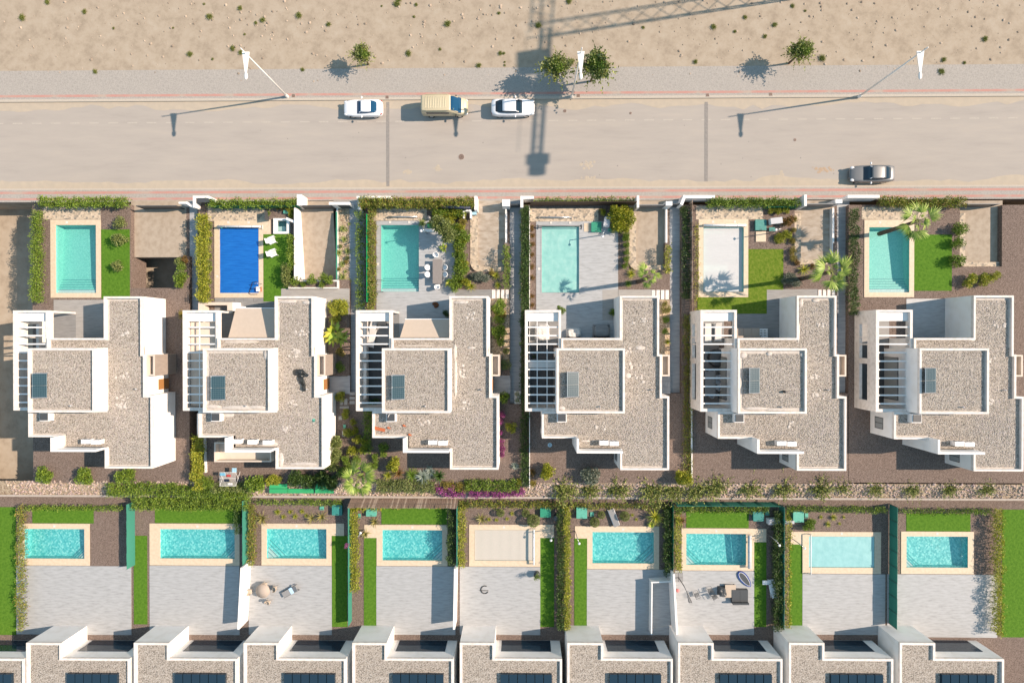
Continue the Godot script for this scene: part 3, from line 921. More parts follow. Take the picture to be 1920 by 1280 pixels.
func solar(x0: float, y0: float, x1: float, y1: float, label: String) -> void:   # two modules tilted down to the right
	var a := at(x0, y0, 5.75)
	var b := at(x1, y1, 5.5)
	var t := thing("solar_panel", label, "solar panel", Vector3(a.x, 5.34, a.z), "solar panels on the villa roofs")
	var rise := .42
	var low := 5.42
	var f := func(u: float, v: float, d: float) -> Vector3: return Vector3(lerpf(a.x, b.x, u), low + rise * (1.0 - u) + d, lerpf(a.z, b.z, v))
	for k in 2:
		var v0 := .02 + k * .49
		var v1 := v0 + .47
		var s := Shape.new()
		s.quad(f.call(0, v0, .03), f.call(1, v0, .03), f.call(1, v1, .03), f.call(0, v1, .03))
		s.quad(f.call(0, v1, 0), f.call(1, v1, 0), f.call(1, v0, 0), f.call(0, v0, 0))
		var m := part("module", s, M.solar, t)
		var l := Shape.new()
		for i in 7:
			var u := i / 6.0
			var w := .022 if i in [0, 6] else .005
			l.quad(f.call(u - w, v0, .036), f.call(u + w, v0, .036), f.call(u + w, v1, .036), f.call(u - w, v1, .036))
		for i in 7:
			var v := lerpf(v0, v1, i / 6.0)
			l.quad(f.call(0, v - .004, .037), f.call(1, v - .004, .037), f.call(1, v + .004, .037), f.call(0, v + .004, .037))
		part("cell_lines", l, M.solar_line, m)
	var s := Shape.new()
	for v in [0.0, 1.0]:
		s.tube(f.call(-.06, v, .0), f.call(1.06, v, .0), .035, .035, 5)
		s.tube(Vector3(a.x, 5.33, lerpf(a.z, b.z, v)), f.call(0, v, 0), .03, .03, 5)
		s.tube(Vector3(a.x, 5.36, lerpf(a.z, b.z, v)), f.call(1, v, 0) , .03, .03, 5)
	s.tube(f.call(-.02, -.0, 0), f.call(-.02, 1, 0), .03, .03, 5)
	part("frame", s, M.steel, t)

# ------------------------------------------------------------------ walls, fences, gates
func wall_run(pts: Array, base: float, top: float, thick: float, label: String, m: Material = null, category := "wall") -> Node3D:   # pts in pixels at the top of the wall
	var t := thing("garden_wall", label, category, Vector3(at(pts[0][0], pts[0][1], top).x, base, at(pts[0][0], pts[0][1], top).z))
	for i in pts.size() - 1:
		var a := at(pts[i][0], pts[i][1], top)
		var b := at(pts[i + 1][0], pts[i + 1][1], top)
		var d := (b - a).normalized()
		var n := Vector3(-d.z, 0, d.x) * thick / 2.0
		var e := d * thick / 2.0 if i < pts.size() - 2 else Vector3.ZERO
		var s := Shape.new()
		var y := top + .003 * i
		var q := [a - n - d * thick / 2.0, b - n + e, b + n + e, a + n - d * thick / 2.0].map(func(p): return Vector2(p.x, p.z))
		s.prism(q, base, y)
		part("wall_section", s, m if m else M.white, t)
	return t

func gate(x0: float, y0: float, x1: float, y1: float, top: float, m: Material, label: String) -> void:
	var a := at(x0, y0, top)
	var b := at(x1, y1, top)
	var t := thing("sliding_gate", label, "gate", Vector3(a.x, STREET, a.z))
	box("panel", Vector3(a.x, STREET + .06, a.z - .03), Vector3(b.x, top - .06, a.z + .03), m, t)
	box("rail", Vector3(a.x, top - .06, a.z - .05), Vector3(b.x, top, a.z + .05), m, t)
	for x in [a.x, b.x - .06]: box("post", Vector3(x, STREET, a.z - .045), Vector3(x + .06, top - .06, a.z + .045), m, t)

func plank_fence(x0: float, y0: float, x1: float, y1: float, base: float, top: float, width: float, m: Material, label: String, lean := 0.0) -> void:   # px of the top edge
	var a := at(x0, y0, top)
	var b := at(x1, y1, top)
	rng.seed = hash(label)
	var t := thing("plank_fence", label, "fence", Vector3(a.x, base, a.z))
	var along_x := absf(b.x - a.x) > absf(b.z - a.z)
	var length := absf(b.x - a.x) if along_x else absf(b.z - a.z)
	var n := int(length / width)
	for i in n:
		var h := top - rng.randf_range(0.0, .05)
		var q := box("plank", Vector3.ZERO, Vector3(width * .88, h - base, .025) if along_x else Vector3(.025, h - base, width * .88), m if rng.randf() < .7 else M.wood_pale, t)
		var c := a + (Vector3(i + .5, 0, 0) if along_x else Vector3(0, 0, i + .5)) * width
		q.position = Vector3(c.x, (base + h) / 2.0, c.z) + Vector3(rng.randfn() * .004, 0, rng.randfn() * .004) - place_of(t)
		if lean: q.rotation.x = lean + rng.randfn() * .03
	for y in [base + .25, top - .3]:
		box("rail", Vector3(a.x, y, a.z) + (Vector3(0, 0, .02) if along_x else Vector3(.02, 0, 0)), Vector3(b.x, y + .09, b.z) + (Vector3(0, 0, .06) if along_x else Vector3(.06, 0, 0)), m, t)

func mesh_fence(x0: float, y0: float, x1: float, y1: float, base: float, top: float, m: Material, label: String, posts := 6) -> void:
	var a := at(x0, y0, top)
	var b := at(x1, y1, top)
	var t := thing("screen_fence", label, "fence", Vector3(a.x, base, a.z))
	var along_x := absf(b.x - a.x) > absf(b.z - a.z)
	if along_x: b.z = a.z
	else: b.x = a.x
	for i in posts:
		var p := a.lerp(b, float(i) / posts)
		var q := a.lerp(b, float(i + 1) / posts)
		var s := Shape.new()
		var e := Vector3(0, 0, .012) if along_x else Vector3(.012, 0, 0)
		s.box(Vector3(p.x, base + .05, p.z) - e, Vector3(q.x, top - .02 - .03 * (i % 2), q.z) + e)
		part("netting", s, m, t)
	for i in posts + 1:
		var p := a.lerp(b, float(i) / posts) + (Vector3(0, 0, -.05) if along_x else Vector3(-.05, 0, 0))
		var s := Shape.new()
		s.tube(Vector3(p.x, base, p.z), Vector3(p.x, top + .04, p.z), .025, .025, 6)
		part("post", s, M.gate, t)

# ------------------------------------------------------------------ pools
# rect in pixels at the coping; steps: "south", "south east", "south west" or ""
func pool(rect: Array, coping: Array, y: float, deep: float, shallow: float, lining: Material, edge: Material, water: Material, steps: String, label: String, lids: Array) -> void:
	var r := R(rect[0], rect[1], rect[2], rect[3], y)
	var t := thing("swimming_pool", label, "swimming pool", Vector3(r.get_center().x, y, r.get_center().y))
	var rects := coping.map(func(c): return R(c[0], c[1], c[2], c[3], y))
	var s := Shape.new()
	s.slab(rects, [r], y - .2, y + .05)
	part("coping", s, edge, t)
	var bottom := y - deep
	s = Shape.new()
	var g := -.005
	var x0 := r.position.x - g
	var x1 := r.end.x + g
	var z0 := r.position.y - g
	var z1 := r.end.y + g
	var yb := y - shallow
	var A := func(x: float, yy: float, z: float) -> Vector3: return Vector3(x, yy, z)
	var top := y - .01
	s.quad(A.call(x0, bottom, z0), A.call(x1, bottom, z0), A.call(x1, yb, z1), A.call(x0, yb, z1))
	s.quad(A.call(x0, top, z0), A.call(x1, top, z0), A.call(x1, bottom, z0), A.call(x0, bottom, z0))
	s.quad(A.call(x1, top, z1), A.call(x0, top, z1), A.call(x0, yb, z1), A.call(x1, yb, z1))
	s.quad(A.call(x0, top, z1), A.call(x0, top, z0), A.call(x0, bottom, z0), A.call(x0, yb, z1))
	s.quad(A.call(x1, top, z0), A.call(x1, top, z1), A.call(x1, yb, z1), A.call(x1, bottom, z0))
	part("basin", s, lining, t)
	if steps == "south":
		for i in 5:
			var h := y - .22 - i * .16
			box("step", Vector3(r.position.x, yb - .3, r.end.y - .28 * (i + 1) - .12), Vector3(r.end.x, h, r.end.y - .28 * i - (.12 if i else 0.0)), lining if i else M.mosaic_pale, t)
			box("nosing", Vector3(r.position.x, h - .02, r.end.y - .28 * (i + 1) - .12), Vector3(r.end.x, h + .004, r.end.y - .28 * (i + 1) - .06), M.nosing, t)
	elif steps:
		var east := steps == "south east"
		var cx := r.end.x if east else r.position.x
		var k := -1.0 if east else 1.0
		for i in 4:
			var d := .7 + .36 * i
			s = Shape.new()
			s.prism([Vector2(cx, r.end.y), Vector2(cx + k * d * 1.05, r.end.y), Vector2(cx, r.end.y - d * 1.05)], yb - .3, y - .24 - .15 * i - .003 * i)
			part("step", s, lining if i > 1 else M.mosaic_pale, t)
			s = Shape.new()
			var yt := y - .235 - .153 * i
			var e := d * 1.05
			s.prism([Vector2(cx + k * e, r.end.y), Vector2(cx, r.end.y - e), Vector2(cx, r.end.y - e + .09), Vector2(cx + k * (e - .09), r.end.y)], yt - .02, yt)
			part("nosing", s, M.nosing, t)
	if water: box("water", Vector3(r.position.x, y - .16, r.position.y), Vector3(r.end.x, y - .10, r.end.y), water, t)
	for l in lids:
		var c := at(l[0], l[1], y)
		box("skimmer_lid", c + Vector3(-.12, .04, -.12), c + Vector3(.12, .062, .12), M.stone_white, t)

func reel(a: Vector3, b: Vector3, r: float, m: Material, label: String) -> void:   # a roller for a pool cover on two stands
	var t := thing("cover_reel", label, "pool reel", (a + b) / 2.0)
	var d := (b - a).normalized()
	var s := Shape.new(true)
	s.tube(a, b, r, r, 12)
	part("roller", s, m, t)
	var base := a.y - .42
	for e in [a, b]:
		s = Shape.new()
		var n := Vector3(-d.z, 0, d.x)
		s.tube(e, Vector3(e.x, base, e.z) + n * .22, .03, .03, 6)
		s.tube(e, Vector3(e.x, base, e.z) - n * .22, .03, .03, 6)
		s.tube(Vector3(e.x, base + .03, e.z) + n * .26, Vector3(e.x, base + .03, e.z) - n * .26, .03, .03, 6)
		part("stand", s, M.steel if m != M.dark else M.dark, t)
	if r > .07:
		for k in 3:
			s = Shape.new(true)
			var p := a.lerp(b, .2 + .3 * k)
			s.tube(p - d * .03, p + d * .03, r + .012, r + .012, 12)
			part("strap", s, M.grey_plastic, t)

func cover(rect: Array, y: float, m: Material, label: String, slats := 0, across := true) -> void:
	var r := R(rect[0], rect[1], rect[2], rect[3], y)
	var t := thing("pool_cover", label, "pool cover", Vector3(r.get_center().x, y, r.get_center().y))
	if slats == 0:
		rng.seed = hash(label)
		var n := noise(.35, hash(label) % 999, {"octaves": 3})
		var s := Shape.new(true)
		var nx := int(r.size.x / .22)
		var nz := int(r.size.y / .22)
		var f := func(i: int, j: int) -> Vector3:
			var x := r.position.x + r.size.x * i / nx
			var z := r.position.y + r.size.y * j / nz
			return Vector3(x, y + n.get_noise_2d(x, z) * .035, z)
		for i in nx:
			for j in nz:
				s.quad(f.call(i, j), f.call(i + 1, j), f.call(i + 1, j + 1), f.call(i, j + 1))
		part("sheet", s, m, t)
		return
	for i in slats:
		if across:
			var z0 := r.position.y + r.size.y * i / slats
			box("slat", Vector3(r.position.x, y - .03, z0), Vector3(r.end.x, y, z0 + r.size.y / slats - .02), m, t)
		else:
			var x0 := r.position.x + r.size.x * i / slats
			box("slat", Vector3(x0, y - .03, r.position.y), Vector3(x0 + r.size.x / slats - .025, y, r.end.y), m, t)

# ------------------------------------------------------------------ garden things
func hatch(x0: float, y0: float, x1: float, y1: float, base: float, tall: float, m: Material, label: String) -> void:   # plastic chamber of the pool pump
	var r := R(x0, y0, x1, y1, base + tall)
	var t := thing("pump_hatch", label, "hatch", Vector3(r.get_center().x, base, r.get_center().y), "plastic hatches of the pool pumps")
	box("body", Vector3(r.position.x + .03, base - .02, r.position.y + .03), Vector3(r.end.x - .03, base + tall - .05, r.end.y - .03), m, t)
	var lid := box("lid", Vector3(r.position.x, base + tall - .05, r.position.y), Vector3(r.end.x, base + tall, r.end.y), m, t)
	for k in [.3, .7]:
		var zc := lerpf(r.position.y, r.end.y, k)
		box("rib", Vector3(r.position.x + .1, base + tall, zc - .02), Vector3(r.end.x - .1, base + tall + .015, zc + .02), m, lid)
	box("handle", Vector3(r.get_center().x - .12, base + tall, r.end.y - .12), Vector3(r.get_center().x + .12, base + tall + .03, r.end.y - .07), M.dark, lid)

func pump(px: float, py: float, base: float, turn: float, label: String, wide := .62) -> void:   # heat pump
	var t := thing("heat_pump", label, "heat pump")
	box("casing", Vector3(-wide, .08, -.3), Vector3(wide, .72, .3), M.plastic, t)
	box("top", Vector3(-wide - .015, .72, -.315), Vector3(wide + .015, .76, .315), M.grey_plastic, t)
	var s := Shape.new()
	s.tube(Vector3(-wide * .25, .4, .3), Vector3(-wide * .25, .4, .325), .26, .26, 16)
	part("grille", s, M.dark, t)
	for x in [-wide + .1, wide - .1]: box("foot", Vector3(x - .06, 0, -.28), Vector3(x + .06, .08, .28), M.dark, t)
	place(t, px, py, base, turn)

func shower(px: float, py: float, base: float, label: String, tall := 2.25, arm := Vector3(-.25, 0, .35)) -> void:
	var b := at(px, py, base)
	var t := thing("garden_shower", label, "shower", b, "outdoor showers beside the pools")
	var s := Shape.new(true)
	s.tube(b, b + Vector3(0, tall, 0), .05, .045, 8)
	part("column", s, M.steel, t)
	s = Shape.new(true)
	s.tube(b + Vector3(0, tall, 0), b + Vector3(0, tall - .05, 0) + arm, .025, .025, 6)
	part("arm", s, M.steel, t)
	s = Shape.new(true)
	s.tube(b + Vector3(0, tall - .1, 0) + arm, b + Vector3(0, tall - .05, 0) + arm, .14, .1, 12)
	part("head", s, M.plastic, t)
	s = Shape.new(true)
	s.tube(b + Vector3(-.06, 1.0, 0), b + Vector3(.06, 1.0, 0), .04, .04, 8)
	part("tap", s, M.steel, t)

func shell_chair(px: float, py: float, base: float, turn: float, label: String, group: String, m: Material) -> void:   # a moulded chair with arms
	var t := thing("chair", label, "chair", Vector3.ZERO, group)
	var s := Shape.new(true)
	s.loft([[-.24, .2, .40, .46], [-.18, .25, .39, .47], [.1, .26, .39, .47], [.24, .2, .40, .46]], 3.0, 16)
	part("seat", s, m, t)
	s = Shape.new()
	for i in 12:
		var a0 := lerpf(-1.9, 1.9, i / 12.0)
		var a1 := lerpf(-1.9, 1.9, (i + 1) / 12.0)
		var h0 := .66 + .17 * cos(a0 * .7)
		var h1 := .66 + .17 * cos(a1 * .7)
		var o0 := Vector3(-cos(a0) * .3, 0, sin(a0) * .29)
		var o1 := Vector3(-cos(a1) * .3, 0, sin(a1) * .29)
		s.quad(o0 * .82 + Vector3(0, .45, 0), o1 * .82 + Vector3(0, .45, 0), o1 + Vector3(0, h1, 0), o0 + Vector3(0, h0, 0))
		s.quad(o0 + Vector3(0, h0, 0), o1 + Vector3(0, h1, 0), o1 * 1.13 + Vector3(0, h1 - .02, 0), o0 * 1.13 + Vector3(0, h0 - .02, 0))
		s.quad(o0 * 1.13 + Vector3(0, h0 - .02, 0), o1 * 1.13 + Vector3(0, h1 - .02, 0), o1 * .9 + Vector3(0, .42, 0), o0 * .9 + Vector3(0, .42, 0))
	part("backrest", s, m, t)
	for x in [-.18, .18]:
		for z in [-.18, .18]:
			s = Shape.new(true)
			s.tube(Vector3(x * 1.2, 0, z * 1.2), Vector3(x, .42, z), .018, .022, 6)
			part("leg", s, m, t)
	place(t, px, py, base, turn)

func slat_chair(px: float, py: float, base: float, turn: float, label: String, group: String) -> void:   # a low wooden garden chair, painted white
	var t := thing("garden_chair", label, "chair", Vector3.ZERO, group)
	for i in 5: box("seat_slat", Vector3(-.28 + i * .13, .34 + i * .015, -.3), Vector3(-.20 + i * .13, .365 + i * .015, .3), M.plastic, t)
	for i in 5:
		var q := box("back_slat", Vector3(-.012, -.45, -.06), Vector3(.012, .45, .06), M.plastic, t)
		q.position = Vector3(-.45, .72, -.26 + i * .13)
		q.rotation.z = .42
	for z in [-.37, .37]:
		box("armrest", Vector3(-.42, .56, z - .07), Vector3(.4, .59, z + .07), M.plastic, t)
		box("leg", Vector3(.28, 0, z - .03), Vector3(.34, .56, z + .03), M.plastic, t)
		var q := box("leg", Vector3(-.35, -.05, -.03), Vector3(.35, .05, .03), M.plastic, t)
		q.position = Vector3(-.2, .22, z * .95)
		q.rotation.z = .42
	t.scale = Vector3.ONE * .88
	place(t, px, py, base, turn)

func table(px: float, py: float, base: float, lx: float, lz: float, m: Material, legs: Material, label: String, planks := 0, round_ := false) -> void:
	var c := at(px, py, base + .75)
	c.y = base
	var t := thing("round_table" if round_ else "dining_table", label, "table", c)
	if round_:
		var s := Shape.new(true)
		s.tube(c + Vector3(0, .71, 0), c + Vector3(0, .75, 0), lx, lx, 28)
		part("tabletop", s, m, t)
		s = Shape.new(true)
		s.tube(c, c + Vector3(0, .71, 0), .09, .07, 8)
		part("pedestal", s, legs, t)
		return
	if planks:
		for i in planks:
			var x0 := c.x - lx / 2.0 + lx * i / planks
			box("plank", Vector3(x0, base + .70, c.z - lz / 2.0), Vector3(x0 + lx / planks - .008, base + .75, c.z + lz / 2.0), m, t)
	else: box("tabletop", c + Vector3(-lx / 2.0, .70, -lz / 2.0), c + Vector3(lx / 2.0, .75, lz / 2.0), m, t)
	for x in [-lx / 2.0 + .08, lx / 2.0 - .08]:
		for z in [-lz / 2.0 + .12, lz / 2.0 - .12]: box("leg", c + Vector3(x - .04, 0, z - .04), c + Vector3(x + .04, .70, z + .04), legs, t)

func lounger(px: float, py: float, base: float, turn: float, cloth: Material, frame: Material, label: String, lift := .5, towel := false) -> void:
	var t := thing("sun_lounger", label, "sun lounger", Vector3.ZERO, "sun loungers on the terraces and beds")
	box("seat", Vector3(-.95, .28, -.31), Vector3(.35, .34, .31), cloth, t)
	var b := box("backrest", Vector3(-.34, -.03, -.31), Vector3(.34, .03, .31), cloth, t)
	b.position = Vector3(.36 + .33 * cos(lift), .32 + .33 * sin(lift), 0)
	b.rotation.z = lift
	for z in [-.33, .33]: box("side_rail", Vector3(-1.0, .25, z - .025), Vector3(1.0, .30, z + .025), frame, t)
	for x in [-.85, .75]:
		for z in [-.3, .3]: box("leg", Vector3(x - .025, 0, z - .025), Vector3(x + .025, .26, z + .025), frame, t)
	if towel:
		var s := Shape.new()
		s.box(Vector3(-.05, .342, -.34), Vector3(.32, .36, .34))
		part("towel", s, M.towel, t)
	place(t, px, py, base, turn)

func sofa(r: Rect2, base: float, seats: int, m: Material, label: String, back_south := true) -> void:
	var t := thing("outdoor_sofa", label, "sofa", Vector3(r.get_center().x, base, r.get_center().y))
	box("frame", Vector3(r.position.x, base, r.position.y), Vector3(r.end.x, base + .28, r.end.y), m, t)
	for i in seats:
		var w := r.size.x / seats
		var s := Shape.new(true)
		box("cushion", Vector3(r.position.x + w * i + .01, base + .28, r.position.y + .02), Vector3(r.position.x + w * (i + 1) - .01, base + .42, r.end.y - .2), m, t)
		box("back_cushion", Vector3(r.position.x + w * i + .01, base + .28, r.end.y - .19), Vector3(r.position.x + w * (i + 1) - .01, base + .75, r.end.y), m, t)

func draped(x0: float, y0: float, x1: float, y1: float, base: float, height: float, m: Material, label: String, category: String) -> void:   # furniture under a cloth cover
	var r := R(x0, y0, x1, y1, base)
	var t := thing("covered_furniture", label, category, Vector3(r.get_center().x, base, r.get_center().y))
	var n := noise(.5, hash(label) % 999, {"octaves": 3})
	var s := Shape.new(true)
	var k := 16
	var f := func(i: int, j: int) -> Vector3:
		var u := 2.0 * i / k - 1.0
		var v := 2.0 * j / k - 1.0
		var e := pow(pow(absf(u), 5.0) + pow(absf(v), 5.0), .2)
		var y := height * (1.0 - smoothstep(.72, 1.0, e)) * (1.0 + .12 * n.get_noise_2d(u * 3.0, v * 3.0)) * (1.0 if v > -.1 else .72)
		return Vector3(r.get_center().x + u * r.size.x / 2.0 * (1.0 + .04 * n.get_noise_2d(v * 4.0, u)), base + y, r.get_center().y + v * r.size.y / 2.0)
	for i in k:
		for j in k: s.quad(f.call(i, j), f.call(i + 1, j), f.call(i + 1, j + 1), f.call(i, j + 1))
	part("cloth", s, m, t)
	box("frame", Vector3(r.position.x + .15, base, r.position.y + .15), Vector3(r.end.x - .15, base + height * .5, r.end.y - .15), M.gate, t)

func pot_plant(px: float, py: float, base: float, r: float, tall: float, pot: Material, pal: String, label: String, square := false) -> void:
	var b := at(px, py, base)
	var t := thing("potted_plant", label, "potted plant", b)
	var s := Shape.new(not square)
	if square: s.box(b + Vector3(-r, 0, -r), b + Vector3(r, r * 1.6, r))
	else: s.tube(b, b + Vector3(0, r * 1.6, 0), r * .7, r, 14)
	part("pot", s, pot, t)
	var f := put("foliage", crown_mesh(pal, 1, 420), M.leaf, t, Vector3(0, r * 1.5, 0))
	f.scale = Vector3(r * 1.25, tall, r * 1.25)

func slabs(rects: Array, y: float, m: Material, parent: Node) -> void:
	for q in rects:
		var r := R(q[0], q[1], q[2], q[3], y)
		box("slab", Vector3(r.position.x, y - .06, r.position.y), Vector3(r.end.x, y, r.end.y), m, parent)

# ------------------------------------------------------------------ the lower row: every garden is some 11.5 m wide
func lower_garden(i: int, d: Dictionary) -> void:
	for q in d.lawns: ground("lawn", [R(q[0], q[1], q[2], q[3], LOW)], [], LOW + .03, .06, M.lawn)
	if d.has("terrace"):
		var q: Array = d.terrace
		ground("terrace", [R(q[0], q[1], q[2], q[3], LOW)], [], LOW + .045, .1, M.tile_light)

func lower_villa(x0: float, x1: float, y0: float, label: String) -> void:
	var top := 2.1
	var a := at(x0, y0, top)
	var b := at(x1, y0, top)
	var t := thing("terraced_villa", label, "house", Vector3(a.x, LOW, a.z))
	var w := b.x - a.x
	var poly := [[0, 0], [w * .34, 0], [w * .34, 1.6], [w, 1.6], [w, 13], [0, 13]].map(func(p): return Vector2(a.x + p[0], a.z + p[1]))
	var s := Shape.new()
	s.prism(poly, LOW - .1, top - .3)
	part("wall", s, M.white, t)
	s = Shape.new()
	s.rim(poly, .22, top - .31, top)
	part("parapet", s, M.bone, t)
	s = Shape.new()
	s.slab([Rect2(a.x + .3, a.z + .3, w * .34 - .6, 12.4), Rect2(a.x + .3, a.z + 1.9, w - .6, 10.8)], [], top - .31, top - .24)
	part("roof_gravel", s, M.roof_gravel, t)
	s = Shape.new()
	for k in 6: s.box(Vector3(a.x + w * .4 + k * .9, top - .24, a.z + 3.2), Vector3(a.x + w * .4 + k * .9 + .82, top + .1, a.z + 4.6))
	part("roof_window", s, M.car_glass, t)
	s = Shape.new()
	s.box(Vector3(a.x + w * .4, LOW + .1, a.z + 1.56), Vector3(a.x + w * .9, LOW + 2.3, a.z + 1.62))
	part("window", s, M.car_glass, t)

func _ready() -> void:
	# ---- camera, sky, sun, exposure
	var from := Vector3((976.0 - 960.0) / FOCAL, -1.0, -(640.0 - 634.0) / FOCAL).normalized()
	var turn := Basis(Quaternion(from, Vector3.DOWN))
	cam_basis = turn * Basis(Vector3(1, 0, 0), Vector3(0, 0, -1), Vector3(0, 1, 0))
	var cam := Camera3D.new()
	cam.name = "camera"
	cam.fov = rad_to_deg(2.0 * atan(640.0 / FOCAL))
	cam.near = 0.5
	cam.far = 3000.0
	add_child(cam)
	cam.transform = Transform3D(cam_basis, Vector3(0, EYE, 0))
	cam.current = true
	var env := Environment.new()
	var sky := Sky.new()
	var air := ProceduralSkyMaterial.new()
	air.sky_top_color = Color(.47, .585, .675)
	air.sky_horizon_color = Color(.74, .78, .80)
	air.ground_horizon_color = Color(.62, .62, .6)
	air.ground_bottom_color = Color(.4, .37, .34)
	air.sky_curve = 0.14
	sky.sky_material = air
	env.background_mode = Environment.BG_SKY
	env.sky = sky
	env.tonemap_mode = Environment.TONE_MAPPER_LINEAR
	env.tonemap_exposure = 1.7
	env.sdfgi_enabled = true
	env.ssao_enabled = true
	env.ssil_enabled = true
	var we := WorldEnvironment.new()
	we.name = "environment"
	we.environment = env
	add_child(we)
	var sun := DirectionalLight3D.new()
	sun.name = "sun"
	sun.light_energy = 1.5
	sun.light_color = Color(1.0, .91, .825)
	sun.light_angular_distance = 0.53
	sun.shadow_enabled = true
	add_child(sun)
	sun.look_at_from_position(Vector3(60, 46, -9), Vector3(60, 46, -9) + Vector3(-.989, -1.0 / SLOPE, .145), Vector3.UP)
	rng.seed = 4711
	materials()
	M.felt = surf([[.40, .365, .325], [.50, .46, .42], [.56, .53, .49]], .02, 4.0, .85)
	M.pebble = flat(1, 1, 1, .95)
	M.pebble.vertex_color_use_as_albedo = true
	setting()
	crane()
	villas()
	fronts()
	garden_a()
	garden_b()
	garden_c()
	garden_d()
	edge_gardens()
	rear()
	lower_row()
	for i in 3: lamp_post([538.5, 1072.0, 1611.0][i], 181.0, ["tall pale street lamp on the far pavement above the white coupe", "tall pale street lamp on the far pavement next to the tree shadows", "tall pale street lamp whose long shadow crosses the road end beyond the tar strip"][i])
	vehicles()

